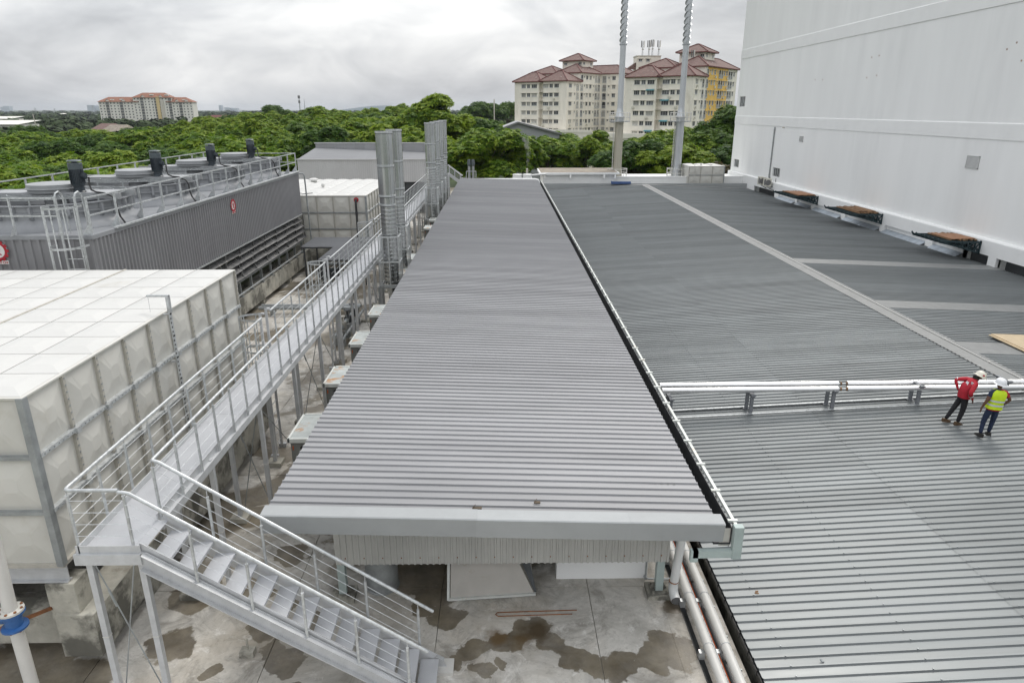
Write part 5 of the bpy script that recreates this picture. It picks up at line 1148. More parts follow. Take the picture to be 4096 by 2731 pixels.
ring_shell([(.86, 0, 0, .195, .14), (.93, 0, 0, .205, .148)]).build('shirt_hem', 'jacket', p1)

p1.scale = (.93, .93, .93)
# worker in red jacket, leaning forward and looking down to the right
X2, Yp2 = 12.98, 17.72; zp = zl(X2) + .035
p2 = thing('person', 'worker in red jacket and cream hard hat leaning forward, hands at waist', 'person', (X2, Yp2, zp))
J = {'pelvis': ((.14, 0, .89), (.13, .15)), 'waist': ((.13, 0, 1.04), (.135, .15)), 'chest': ((.19, 0, 1.28), (.145, .185)), 'neckb': ((.28, 0, 1.44), .08), 'neck': ((.36, 0, 1.49), .055), 'head': ((.43, 0, 1.54), (.095, .085)), 'crown': ((.45, 0, 1.62), .075), 'nose': ((.525, 0, 1.50), .025),
     'hipL': ((.13, .09, .83), .10), 'kneeL': ((.0, .10, .47), .075), 'ankL': ((-.15, .10, .09), .055), 'hipR': ((.15, -.09, .83), .105), 'kneeR': ((.15, -.10, .47), .078), 'ankR': ((.08, -.12, .09), .057),
     'shL': ((.22, .19, 1.40), .085), 'elL': ((-.06, .30, 1.33), .062), 'wrL': ((.02, .18, 1.06), .042), 'shR': ((.24, -.19, 1.40), .085), 'elR': ((.05, -.33, 1.12), .066), 'wrR': ((.24, -.24, .93), .046)}
B_ = [('pelvis', 'waist', 'black_cloth'), ('waist', 'chest', 'jacket'), ('chest', 'neckb', 'jacket'), ('neckb', 'neck', 'jacket'), ('neck', 'head', 'skin'), ('head', 'crown', 'hair'), ('head', 'nose', 'skin'), ('pelvis', 'hipL', 'black_cloth'), ('hipL', 'kneeL', 'black_cloth'), ('kneeL', 'ankL', 'black_cloth'), ('pelvis', 'hipR', 'black_cloth'), ('hipR', 'kneeR', 'black_cloth'), ('kneeR', 'ankR', 'black_cloth'),
      ('neckb', 'shL', 'jacket'), ('shL', 'elL', 'jacket'), ('elL', 'wrL', 'jacket'), ('neckb', 'shR', 'jacket'), ('shR', 'elR', 'jacket'), ('elR', 'wrR', 'jacket')]
fingers(J, B_, J['wrL'][0], (.5, -.3, -.8), 'skin', 'L', (0, 1, 0)); fingers(J, B_, J['wrR'][0], (.35, .2, -.9), 'skin', 'R', (0, 1, 0))
link('body', grow('body', J, B_, None), p2)
ring_shell([(.88, .14, 0, .165, .175), (1.0, .13, 0, .165, .175), (1.15, .15, 0, .165, .185), (1.28, .19, 0, .165, .20), (1.36, .22, 0, .13, .15)]).build('jacket_skirt', 'jacket', p2, smooth=True)
def cuff(a, b, r, par):
    q = MB(); q.tube([a, b], r, 12, cap=False); return q.build('reflective_band', 'reflect', par, smooth=True)
cuff((.085, -.315, 1.075), (.12, -.297, 1.04), .068, p2); cuff((-.03, .305, 1.335), (.0, .295, 1.34), .072, p2)
q = MB(); q.add([(.03, -.10, 1.24), (.03, .02, 1.24), (.10, .03, 1.40), (.10, -.09, 1.40)], [(0, 1, 2, 3)]); q.box(.155, .175, -.205, -.03, 1.34, 1.42); q.build('back_emblem', 'reflect', p2)
hat(p2, 'helmet_c', (.44, 0, 1.585), (R(2), R(22), 0), .035)
q = MB(); q.lathe([(0, 0), (.030, 0), (.030, .006), (0, .006)], n=12); o = q.build('hat_emblem', 'red', p2, loc=(.42, -.158, 1.66)); o.rotation_euler = (R(70), 0, 0)
shoe(p2, 'boot', (-.15, .10, 0), R(-90)); shoe(p2, 'boot', (.09, -.12, 0), R(-85))
q = MB(); q.tube([(.32, 0, 1.50), (.33, 0, 1.58)], .085, 10); q.build('hair', 'hair', p2, smooth=True)

p2.scale = (.94, .94, .94)
p1.rotation_euler = (0, R(5), 0); p2.rotation_euler = (0, R(4), 0)
FPX = 1568.0
ca_, sa_ = math.cos(R(18.774)), math.sin(R(18.774))
def world(u, v, w_):      # point seen at (u, v) in the 2352 px wide frame, w_ metres along the view axis
    a, b = (u - 1176) / FPX, -(v - 784) / FPX
    d = Vector((a, ca_ + b * sa_, -sa_ + b * ca_)); d.rotate(Matrix.Rotation(R(-.8994), 3, 'Z')); return Vector((0, 0, CAMZ)) + d * w_
# ================================================================ far end of the site
fb = thing('far_shed', 'silver ribbed metal shed with parapet beyond the far water tank', 'shed', (-13, 66, 0))
for k in range(12):
    x0 = -19.0 + k * 1.0; q = MB(); prof = []
    for j in range(5): prof += [(x0 + j * .2, 0), (x0 + j * .2 + .16, 0), (x0 + j * .2 + .17, -.025), (x0 + j * .2 + .19, -.025)]
    prof.append((x0 + 1.0, 0)); n = len(prof); q.add([(a, 66 + d, 2.85) for a, d in prof] + [(a, 66 + d, 4.9) for a, d in prof], [(i, i + 1, n + i + 1, n + i) for i in range(n - 1)]); q.build('cladding_sheet', 'clad_far', fb, loc=(13, -66, 0))
for k in range(12):
    x0 = -19.0 + k * 1.0; q = MB(); z0 = 5.62 - (x0 + 19) * .035; z1 = 5.62 - (x0 + 20) * .035
    q.add([(x0, 66, z0 - .70), (x0 + 1, 66, z1 - .70), (x0 + 1, 73, z1), (x0, 73, z0)], [(0, 1, 2, 3)]); q.build('roof_sheet', 'far_roof', fb, loc=(13, -66, 0))
q = MB(); q.box(-19.05, -6.95, 65.9, 66.02, 4.86, 4.97); q.build('eave_trim', 'clad_far', fb, loc=(13, -66, 0))
for k in range(12):
    q = MB(); x0 = -19 + k; q.box(x0, x0 + .985, 73.0, 73.06, 3, 6.02); q.build('parapet_sheet', 'roof_c', fb, loc=(13, -66, 0))
q = MB(); q.box(-19.1, -6.9, 72.95, 73.1, 6.02, 6.12); q.build('parapet_cap', 'clad_far', fb, loc=(13, -66, 0))
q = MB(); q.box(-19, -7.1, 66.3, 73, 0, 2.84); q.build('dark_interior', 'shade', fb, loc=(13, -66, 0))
for x in (-18.8, -15, -11, -9.2, -7.2):
    q = MB(); q.box(x - .07, x + .07, 66.0, 66.14, 0, 2.9); q.build('post', 'galv_dull', fb, loc=(13, -66, 0))
q = MB(); q.box(-7.05, -6.95, 66, 73, 2.85, 5.2); q.build('end_wall', 'clad_far', fb, loc=(13, -66, 0))

fsr = thing('far_stair', 'small silver stair with cable rails at the far end of the shed roof', 'stair', (-4.7, 72, 0))
for y in (-.4, .4):
    q = MB(); q.bar((-.75, y, 3.1), (.9, y, 1.9), .02, .22); q.build('stringer', 'alu_paint', fsr)
    q = MB(); q.tube([(-.75, y, 3.95), (.75, y, 2.86)], .03, 8); q.build('handrail', 'galv', fsr)
    for k in range(3): q = MB(); x = -.6 + k * .55; q.box(x - .02, x + .02, y - .02, y + .02, 2.95 - k * .4, 3.85 - k * .4); q.build('rail_post', 'galv', fsr)
    for k in range(4): q = MB(); q.tube([(-.75, y, 3.2 + k * .17), (.8, y, 2.07 + k * .17)], .008, 4); q.build('cable', 'galv', fsr)
for k in range(5):
    q = MB(); q.box(-.7 + k * .32, -.45 + k * .32, -.4, .4, 2.95 - k * .24, 2.97 - k * .24); q.build('tread', 'checker', fsr)
q = MB(); q.box(-.9, -.7, -.45, .45, 0, 3.1); q.build('post', 'alu_paint', fsr)

# low white plant house with stained flat roof
hs = thing('plant_house', 'low white plant house with stained brown flat roof beyond the metal roof', 'building', (9, 84, 0))
def hb_(q, n, m): return q.build(n, m, hs, loc=(-9, -84, 0))
q = MB(); q.box(4.95, 13.5, 82.9, 88.2, -12, 2.05); hb_(q, 'wall', 'white_trim')
q = MB(); q.box(4.55, 7.6, 82.3, 88.8, 2.04, 2.26); q.box(7.6, 14.0, 82.45, 88.8, 2.05, 2.27); hb_(q, 'roof_slab', 'white_trim')
q = MB(); q.add([(4.7, 82.6, 2.285), (13.85, 82.6, 2.285), (13.85, 88.7, 2.33), (4.7, 88.7, 2.33)], [(0, 1, 2, 3)]); hb_(q, 'roof_surface', 'moss_roof')
for x in (5.2, 8.2, 12.2, 13.5):
    q = MB(); q.box(x - .1, x + .1, 82.45, 82.9, 1.6, 2.04); hb_(q, 'corbel', 'white_trim')
q = MB(); q.box(7.3, 7.38, 82.86, 82.9, 0, 2.0); hb_(q, 'drain_pipe', 'white_trim')
q = MB(); q.box(13.0, 15.3, 81.9, 82.25, 1.0, 1.28); q.tube([(13.0, 82.1, 1.0), (13.0, 82.1, 1.35)], .03, 5); tg(q, 'blue_tarpaulin', 'tarp', 'blue tarpaulin bundle lying against the grey parapet', 'tarpaulin')
q = MB(); q.box(13.5, 29.3, 84.0, 84.25, -12, 1.62); q.box(13.5, 29.3, 83.95, 84.3, 1.60, 1.68); q.box(13.5, 29.3, 84.2, 90, 1.3, 1.45); tg(q, 'white_parapet', 'white_trim', 'low white parapet wall in front of the two tall stacks', 'wall')
T3 = tank('water_tank', 'small grey panelled tank with white domed lid beside the white building', 26.6, 83.2, .9, 3, 3, 2, 1.4, 1.2, 1.0, domed=.10)
q = MB(); q.tube([(.2, .5, 0), (.2, .5, 1.9), (.1, .5, 2.05), (-.1, .5, 2.1)], .06, 8); q.tube([(-3.6, -.2, 0), (-3.6, -.2, 2.2), (-3.9, -.2, 2.3)], .03, 6); q.build('overflow_pipe', 'white_pipe', T3, smooth=True)
q = MB(); q.lathe([(.3, 2.05), (.3, 2.16), (.0, 2.2)], (-1.4, 1.2, 0), 14); q.lathe([(.1, 2.05), (.1, 2.3), (0, 2.34)], (-2.6, .8, 0), 10); q.build('roof_vent', 'grp_top', T3)
# tall steel stacks with helical strakes
def stack(x, y, label, lower, h=34):
    S_ = thing('tall_stack', label, 'chimney', (x, y, 1.35))
    q = MB(); q.lathe([(.62, 0), (.60, .15), (.52, 1.2), (.50, 1.4), (.50, 6.55)], n=28); q.build('lower_shell', lower, S_, smooth=True)
    q = MB(); q.lathe([(.50, 6.55), (.50, 7.0), (.57, 7.02), (.57, 7.12), (.50, 7.14), (.485, 7.16), (.36, 8.1), (.35, 8.2), (.345, 15.1)], n=28); q.build('upper_shell', 'stack', S_, smooth=True)
    q = MB(); q.lathe([(.345, 15.1), (.41, 15.1), (.41, 15.2), (.33, 15.25), (.33, h)], n=28); q.build('top_shell', 'stack', S_, smooth=True)
    q = MB()
    for s in range(3):
        pts = []
        n = 300; z0, z1 = 15.3, h
        vs = []
        for k in range(n + 1):
            t = k / n; a = s * 2 * math.pi / 3 + t * (z1 - z0) / 2.0 * 2 * math.pi; z = z0 + (z1 - z0) * t
            for r in (.325, .47): vs.append((r * math.cos(a), r * math.sin(a), z))
        q.add(vs, [(2 * k, 2 * k + 1, 2 * k + 3, 2 * k + 2) for k in range(n)])
    q.build('helical_strake', 'stack', S_)
    for zb, rr in ((6.55, 1.25), (.02, 1.2)):
        q = MB(); q.lathe([(.52, zb), (rr, zb), (rr, zb + .12), (.52, zb + .12), (.52, zb)], n=20); pf = q.build('platform', 'galv_dull', S_)
        q = MB()
        for k in range(10):
            a = 2 * math.pi * k / 10; q.bar((rr * math.cos(a), rr * math.sin(a), zb), (rr * math.cos(a), rr * math.sin(a), zb + 1.05), .06, .06)
        for z in (zb + .55, zb + 1.05): q.tube([(rr * math.cos(t), rr * math.sin(t), z) for t in np.linspace(0, 2 * math.pi, 21)[:-1]], .036, 5, closed=True)
        q.build('guard_rail', 'white_pipe', pf)
    q = MB()
    for k in range(24): a = 2 * math.pi * k / 24; q.box(.54 * math.cos(a) - .03, .54 * math.cos(a) + .03, .54 * math.sin(a) - .03, .54 * math.sin(a) + .03, 6.98, 7.16); q.box(.40 * math.cos(a) - .025, .40 * math.cos(a) + .025, .40 * math.sin(a) - .025, .40 * math.sin(a) + .025, 15.05, 15.22)
    q.build('flange_bolts', 'galv_dull', S_)
    q = MB()
    for dx in (-.2, .2): q.box(-.66, -.62, dx - .02, dx + .02, .5, 6.5)
    for k in range(20): q.tube([(-.64, -.2, .6 + k * .3), (-.64, .2, .6 + k * .3)], .015, 4)
    q.build('ladder', 'white_pipe', S_)
stack(14.33, 86.3, 'left tall silver stack with rust-stained base and spiral fins', 'stack_dirty')
stack(21.7, 86.3, 'right tall silver stack with clean base and spiral fins', 'stack')
# small roof plant behind the shed
for i, x in enumerate((1.85, 2.98)):
    q = MB(); q.lathe([(.5, 0), (.5, .9), (.62, 1.0), (.55, 1.25), (.50, 1.55), (.56, 1.62), (.50, 1.65), (.0, 1.66)], n=20); tg(q, 'small_cooling_tower', 'pvc', ('left of two small white round cooling pots behind the shed', 'right of two small white round cooling pots behind the shed')[i], 'cooling tower', loc=(x, 79.5, .72), smooth=True)
q = MB(); q.tube([(-3.9, 70.6, 2.62), (3.45, 70.6, 2.62), (3.75, 70.6, 2.55), (3.85, 70.6, 2.3), (3.85, 70.6, .3)], .13, 10); tg(q, 'white_main', 'pvc', 'white pipe running along the far edge of the shed roof', 'pipe', smooth=True)
q = MB(); q.tube([(3.0, 79.6, 2.2), (5.2, 81.0, 2.25)], .09, 8); tg(q, 'white_link_pipe', 'pvc', 'short white pipe joining the round pots to the plant house', 'pipe')
for i, x in enumerate((-3.62, -3.18)):
    V = thing('vent_flue', ('left of the twin grey vent flues behind the shed', 'right of the twin grey vent flues behind the shed')[i], 'flue', (x, 80, 0), group='twin vent flues')
    q = MB(); q.lathe([(.15, 0), (.15, 3.3)], n=14); q.build('pipe', 'galv_dull', V, smooth=True)
    q = MB(); q.lathe([(.15, 3.2), (.22, 3.4), (.23, 3.5), (.16, 3.95), (.12, 3.96)], n=14); q.build('cowl', 'motor_cap', V, smooth=True)
q = MB()
for x in (-3.95, -2.85): q.box(x - .03, x + .03, 79.8, 79.86, 0, 2.7)
q.box(-3.95, -2.85, 79.8, 79.86, 2.62, 2.7); tg(q, 'flue_frame', 'galv', 'thin steel goalpost frame around the twin vent flues', 'frame')
sv = thing('steam_vent', 'thin steam vent pipe with a small box head behind the shed', 'vent', (3.05, 82, 0))
q = MB(); q.tube([(0, 0, 0), (0, 0, 2.2)], .06, 8); q.build('pipe', 'galv_dull', sv)
q = MB(); q.lathe([(.13, 2.15), (.13, 2.75), (.07, 2.8)], n=10); q.build('head', 'grp_flange', sv, smooth=True)
# wisp of steam
m = MT['smoke']; m.use_nodes = True; t = m.node_tree; t.nodes.remove(t.nodes['Principled BSDF']); pv = t.nodes.new('ShaderNodeVolumePrincipled')
pv.inputs['Color'].default_value = (.9, .9, .9, 1); gN = t.nodes.new('ShaderNodeNewGeometry'); nz_ = t.nodes.new('ShaderNodeTexNoise'); nz_.inputs['Scale'].default_value = 2.6; nz_.inputs['Detail'].default_value = 4
mr = t.nodes.new('ShaderNodeMapRange'); mr.inputs[1].default_value = .42; mr.inputs[2].default_value = .62; mr.inputs[4].default_value = .7
t.links.new(gN.outputs['Position'], nz_.inputs['Vector']); t.links.new(nz_.outputs[0], mr.inputs[0]); t.links.new(mr.outputs[0], pv.inputs['Density']); t.links.new(pv.outputs[0], t.nodes['Material Output'].inputs['Volume'])
q = MB(); q.tube([(3.05, 82, 2.8), (3.07, 82, 3.2), (3.15, 82, 3.8), (3.20, 82, 4.4), (3.10, 82, 5.0), (3.0, 82, 5.6), (2.75, 82, 6.2), (2.72, 82, 6.6)], [.06, .14, .20, .28, .36, .42, .38, .15], 10)
tag(q.build('steam_plume', 'smoke'), 'faint white wisp of steam rising from the thin vent pipe', 'steam', kind='stuff')
sh = thing('grey_gable_shed', 'grey metal gable shed roof half hidden by trees before the apartments', 'shed', (7, 158, 0))
q = MB(); q.add([(-6, 0, -12), (6, 0, -12), (6, 0, 4.3), (-3.2, 0, 6.6), (-6, 0, 5.6)], [(0, 1, 2, 3, 4)]); q.add([(-6, 0, -12), (-6, 20, -12), (-6, 20, 5.6), (-6, 0, 5.6)], [(0, 1, 2, 3)]); q.build('wall', 'fascia', sh)
q = MB(); q.add([(-3.2, -.6, 6.7), (6.5, -.6, 4.25), (6.5, 20, 4.25), (-3.2, 20, 6.7), (-6.5, -.6, 5.5), (-6.5, 20, 5.5)], [(0, 1, 2, 3), (0, 3, 5, 4)]); q.build('roof', 'roof_c', sh)
q = MB(); q.bar((-3.2, -.65, 6.6), (6.5, -.65, 4.15), .08, .35); q.bar((-3.2, -.65, 6.6), (-6.5, -.65, 5.4), .08, .35); q.build('verge', 'flash', sh)

# ================================================================ apartment blocks
AU, AV = Vector((-.8, .6, 0)), Vector((.6, .8, 0))
FL = 2.9
def win_mesh(nm, w_, h, kind):
    # local: +X along the wall, outward = -Y, origin bottom centre
    q = MB(); d = .25
    if kind in ('window', 'small'):
        q.box(-w_ / 2, w_ / 2, .02, .06, 0, h, 0)
        q.box(-w_ / 2 - .08, w_ / 2 + .08, -.06, .06, -.10, 0, 1); q.box(-w_ / 2 - .22, w_ / 2 + .22, -.40, .05, h, h + .09, 2)
        n = 3 if w_ > 1.5 else 2
        for k in range(n + 1): x = -w_ / 2 + w_ * k / n; q.box(x - .03, x + .03, -.0, .03, 0, h, 1)
        q.box(-w_ / 2, w_ / 2, -.0, .03, h * .98 - .04, h, 1); q.box(-w_ / 2, w_ / 2, -.0, .03, 0, .05, 1)
    else:
        q.box(-w_ / 2, w_ / 2, .03, .06, 0, h, 0); q.box(-w_ / 2 - .06, w_ / 2 + .06, -.12, .05, -.14, .0, 1)
        q.box(-w_ / 2, w_ / 2, -.10, -.05, .85, .93, 3)
        for k in range(7): x = -w_ / 2 + w_ * k / 6; q.box(x - .025, x + .025, -.10, -.06, 0, .9, 3)
        q.box(-w_ / 2, -w_ / 2 + .12, -.08, .05, 0, h, 1); q.box(w_ / 2 - .12, w_ / 2, -.08, .05, 0, h, 1)
    return q.mesh(nm, ['pane', 'frame', 'apt_shade', 'frame'])
WM = {('window', w_): win_mesh('window', w_, 1.25, 'window') for w_ in (1.0, 1.3, 1.75)}
WM[('small', .5)] = win_mesh('window', .5, .6, 'small')
WM[('balc', 1.6)] = win_mesh('balcony', 1.6, 2.15, 'balc'); WM[('open', 2.2)] = win_mesh('window', 2.2, 1.2, 'window')
WM2 = {}
for k_, me_ in list(WM.items()):
    m2_ = me_.copy(); m2_.materials[0] = MT['curtain']; WM2[k_] = m2_
acm = MB(); acm.box(-.35, .35, -.45, -.12, 0, .55); acm.box(-.4, .4, -.42, 0, -.05, 0); ac_me = acm.mesh('outdoor_unit', 'ac')
awm = MB(); awm.add([(-1.3, 0, .3), (1.3, 0, .3), (1.35, -.9, -.05), (-1.35, -.9, -.05), (-1.3, 0, .26), (1.3, 0, .26), (1.35, -.9, -.09), (-1.35, -.9, -.09)], [(0, 1, 2, 3), (7, 6, 5, 4), (3, 2, 6, 7)]); aw_me = awm.mesh('awning', 'awning')
def hip(q, u0, u1, v0, v1, z, rise, ov=.7, ridge='u', mi=0):
    a, b, c, d = u0 - ov, u1 + ov, v0 - ov, v1 + ov
    if ridge == 'u': h = min((b - a), (d - c)) / 2; r0 = (a + h, (c + d) / 2); r1 = (b - h, (c + d) / 2)
    else: h = min((b - a), (d - c)) / 2; r0 = ((a + b) / 2, c + h); r1 = ((a + b) / 2, d - h)
    P = lambda u, v, zz: tuple(AU * u + AV * v + Vector((0, 0, zz)))
    vs = [P(a, c, z), P(b, c, z), P(b, d, z), P(a, d, z), P(r0[0], r0[1], z + rise), P(r1[0], r1[1], z + rise)]
    fs = [(0, 1, 5, 4), (1, 2, 5), (2, 3, 4, 5), (3, 0, 4)] if ridge == 'u' else [(0, 1, 4), (1, 2, 5, 4), (2, 3, 5), (3, 0, 4, 5)]
    q.add(vs, fs, mi); q.add([P(a, c, z), P(b, c, z), P(b, d, z), P(a, d, z), P(a, c, z - .25), P(b, c, z - .25), P(b, d, z - .25), P(a, d, z - .25)], [(0, 1, 5, 4), (1, 2, 6, 5), (2, 3, 7, 6), (3, 0, 4, 7), (4, 5, 6, 7)], 1)
    for e0, e1 in ((0, 4), (1, 5 if ridge == 'u' else 4), (2, 5), (3, 4 if ridge == 'u' else 5), (4, 5)):
        p0, p1 = Vector(vs[e0]), Vector(vs[e1]); q.bar(p0 + Vector((0, 0, .08)), p1 + Vector((0, 0, .08)), .28, .22, 1)
def ubox(q, u0, u1, v0, v1, z0, z1, mi=0):
    P = lambda u, v, zz: tuple(AU * u + AV * v + Vector((0, 0, zz)))
    q.add([P(u0, v0, z0), P(u1, v0, z0), P(u1, v1, z0), P(u0, v1, z0), P(u0, v0, z1), P(u1, v0, z1), P(u1, v1, z1), P(u0, v1, z1)], [(0, 3, 2, 1), (4, 5, 6, 7), (0, 1, 5, 4), (1, 2, 6, 5), (2, 3, 7, 6), (3, 0, 4, 7)], mi)
angA = math.atan2(-AU.y, -AU.x); angB = math.atan2(AV.y, AV.x)
def apartment(org, label, ywing, tower, seed):
    T = thing('apartment_block', label, 'apartment block', (org[0], org[1], 0)); random.seed(seed); EZ = 18.3
    q = MB(); ubox(q, 0, 9.4, 0, 9, -12.4, EZ); ubox(q, 11.4, 21.6, 0, 9, -12.4, EZ); ubox(q, 9.4, 11.4, 1.6, 9, -12.4, EZ)
    for f in range(11): ubox(q, 9.4, 11.4, .08, 1.6, EZ - 2.9 * f - 3.25 + 2.9, EZ - 2.9 * f - 2.35 + 2.1)
    q.build('front_wing_wall', 'apt', T)
    q = MB(); ubox(q, 0, 21, 9.01, 36 if ywing else 23.4, -12.4, EZ + FL); q.build('main_wall', 'apt', T)
    if ywing:
        q = MB(); ubox(q, -.06, 4, 10.4, 27.5, -12.4, EZ + FL - .05); q.build('yellow_wall', 'apt_y', T)
    if not ywing: q = MB(); ubox(q, -9, 12, 23.4, 34, -12.4, EZ + FL); q.build('rear_wing_wall', 'apt', T)
    q = MB(); hip(q, 0, 10.4, 0, 9, EZ + .25, 3.3); hip(q, 10.6, 21.6, 0, 9, EZ + .2, 3.2); q.build('front_roof', ['tiles', 'ridge'], T)
    q = MB(); hip(q, 0, 9.5, 9.2, 36 if ywing else 23.2, EZ + FL + .25, 3.0, ridge='v'); hip(q, 10, 21, 9.2, 20, EZ + FL + .2, 2.8)
    if not ywing: hip(q, -9, 12, 23.6, 34, EZ + FL + .3, 3.0)
    q.build('main_roof', ['tiles', 'ridge'], T)
    if tower == 'hip':
        q = MB(); ubox(q, 3.2, 11.5, 15.5, 23, EZ, 25.6); q.build('stair_tower', 'apt', T)
        q = MB(); hip(q, 3.2, 11.5, 15.5, 23, 25.8, 2.4, ov=1.0); q.build('tower_roof', ['tiles', 'ridge'], T)
        for u in (4.2, 10.2): o = link('window', WM[('small', .5)], T, tuple(AU * u + AV * 15.46 + Vector((0, 0, 24.3))), angA); o.scale = (2.4, 1, 1.3)
        for v in (16.6, 21.6): o = link('window', WM[('small', .5)], T, tuple(AU * 3.17 + AV * v + Vector((0, 0, 24.3))), angB); o.scale = (2.2, 1, 1.3)
    def put(kind, w_, face, s, z):
        p = (AU * s + AV * -.03) if face == 'A' else (AU * -.03 + AV * s)
        if face == 'Y': p = AU * -.09 + AV * s
        if face == 'R': p = AU * s + AV * 23.37
        src = (WM if random.random() < .62 else WM2)[(kind, w_)]
        return link('balcony' if kind == 'balc' else 'window', src, T, tuple(p + Vector((0, 0, z))), angB if face in 'BY' else angA)
    for f in range(8):
        zb = EZ - 2.9 * f - 2.0
        for x, kind, w_ in ((17.7, 'window', 1.75), (15.6, 'window', 1.3), (13.2, 'open', 2.2), (8.4, 'open', 2.2), (6.2, 'window', 1.3), (4.0, 'window', 1.75)):
            put(kind, w_, 'A', x, zb)
            if random.random() < .10: link('outdoor_unit', ac_me, T, tuple(AU * (x + .9) + Vector((0, 0, zb - .95))), angA)
            if kind == 'open' and random.random() < .22: link('awning', aw_me, T, tuple(AU * x + Vector((0, 0, zb + 1.25))), angA)
        put('window', 1.75, 'B', 2.4, zb); put('small', .5, 'B', 5.4, zb + .6); put('balc', 1.6, 'B', 7.2, zb - .8)
        if random.random() < .3: link('outdoor_unit', ac_me, T, tuple(AV * 2.4 + Vector((0, 0, zb - .95))), angB)
    for f in range(9):
        zb = EZ + FL - 2.9 * f - 2.0; F_ = 'Y' if ywing else 'B'
        for x, kind, w_ in ((10.0, 'balc', 1.6), (11.8, 'small', .5), (13.6, 'window', 1.3), (16.0, 'window', 1.3), (18.3, 'small', .5), (20.0, 'balc', 1.6), (22.0, 'balc', 1.6)) + (((24.0, 'window', 1.3), (26.2, 'window', 1.3), (28.6, 'balc', 1.6), (30.6, 'balc', 1.6), (33.0, 'window', 1.3)) if ywing else ()):
            put(kind, w_, 'B' if x > 27.5 and ywing else F_, x, zb - (.8 if kind == 'balc' else -.5 if kind == 'small' else 0))
            if kind == 'window' and random.random() < .25: link('outdoor_unit', ac_me, T, tuple(AV * (x + .3) + Vector((0, 0, zb - .95))), angB)
        for x, kind, w_ in () if ywing else ((-1.6, 'balc', 1.6), (-3.4, 'small', .5), (-5.4, 'window', 1.3), (-7.6, 'small', .5)):
            put(kind, w_, 'R', x, zb - (.8 if kind == 'balc' else -.5 if kind == 'small' else 0))
    q = MB()
    for u, v, z in ((3.0, 1.2, EZ + .9), (13.5, 1.5, EZ + 1.0), (1.2, 12.5, EZ + FL + .8), (1.4, 17.0, EZ + FL + .9), (16, 2.6, EZ + 1.2)): q.tube([tuple(AU * u + AV * v + Vector((0, 0, z - .6))), tuple(AU * u + AV * v + Vector((0, 0, z + .7)))], .12, 6)
    q.build('vent_pipe', 'white_far', T)
    return T
aA = apartment((22.31, 245.65), 'cream apartment block with brown tiled roofs, left of the tall stacks', False, 'hip', 4)
aB = apartment((55.04, 207.1), 'cream and yellow apartment block with brown tiled roofs, behind the right stack', True, 'hip', 9)
lb = thing('lift_block', 'stained cream rooftop block carrying phone antennas between apartment roofs', 'building', (46.7, 234, 0))
q = MB(); q.box(-3.8, 3.8, -2.5, 3, 10, 25.2); q.build('wall', 'apt', lb); q = MB(); q.box(-3.95, 3.95, -2.65, 3.1, 25.0, 25.3); q.build('cap', 'apt_shade', lb)
for x in (-2.6, -.2): o = link('window', WM[('small', .5)], lb, (x, -2.54, 23.6)); o.scale = (2, 1, 1.2)
q = MB(); q.add([(-6.5, -2, 21.5), (-3.8, -2, 23.3), (-3.8, 2, 23.3), (-6.5, 2, 21.5), (-6.5, -2, 21.2), (-3.8, -2, 21.2)], [(0, 1, 2, 3), (0, 4, 5, 1)]); q.build('side_roof', 'tiles', lb)
def mast(x, y, z, h, label, n):
    Q = thing('antenna_mast', label, 'antenna', (x, y, z), group='rooftop phone antennas')
    q = MB(); 
    for a in range(3): q.bar((.25 * math.cos(a * 2.1), .25 * math.sin(a * 2.1), 0), (.12 * math.cos(a * 2.1), .12 * math.sin(a * 2.1), h), .07, .07)
    for k in range(int(h / .5)): q.bar((-.2, -.15, k * .5), (.2, .15, k * .5 + .4), .05, .05)
    q.build('lattice', 'galv_dull', Q)
    for k in range(n):
        a = k * 2 * math.pi / n + .4; q = MB(); q.box(.5 * math.cos(a) - .13, .5 * math.cos(a) + .13, .5 * math.sin(a) - .08, .5 * math.sin(a) + .08, h - 1.9, h + .1); q.build('panel_antenna', 'grille' if k else 'white_far', Q)
    q = MB(); q.lathe([(0, -.25), (.3, -.2), (.42, 0)], (0, -.45, h * .45), 10); q.build('dish', 'grp', Q)
for i, (x, z, h, n) in enumerate(((44.9, 25.3, 4.3, 2), (46.9, 25.3, 4.4, 3), (48.0, 25.3, 4.6, 3), (50.0, 25.3, 4.4, 2), (57.9, 19.0, 7.0, 3), (77.0, 21.5, 5.0, 2))):
    mast(x, 233 - (i > 3) * 12, z, h, ('leftmost thin antenna mast on the cream rooftop block', 'second antenna mast on the cream rooftop block', 'tallest antenna mast at the middle of the cream rooftop block', 'rightmost antenna mast on the cream rooftop block', 'antenna mast beside the right stack in front of the roof tower', 'small antenna mast on the roof next to the white building')[i], n)
# podium deck below the left block
q = MB(); ubox(q, -14, 24, -6, 0, -12.4, 2.0); ubox(q, -14, 24, -6.2, -5.9, 2.0, 2.9); pd = q.build('podium', 'apt', loc=(22.3, 245.6, 0)); tag(pd, 'cream car park podium at the foot of the left apartment block', 'podium')
q = MB(); ubox(q, 2, 26, -4, 0, -12.4, 2.4); ubox(q, 2, 26, -4.3, -4, 1.0, 2.4); o = q.build('podium', 'apt', loc=(55.0, 207.1, 0)); tag(o, 'cream podium with dark openings below the right apartment block', 'podium')

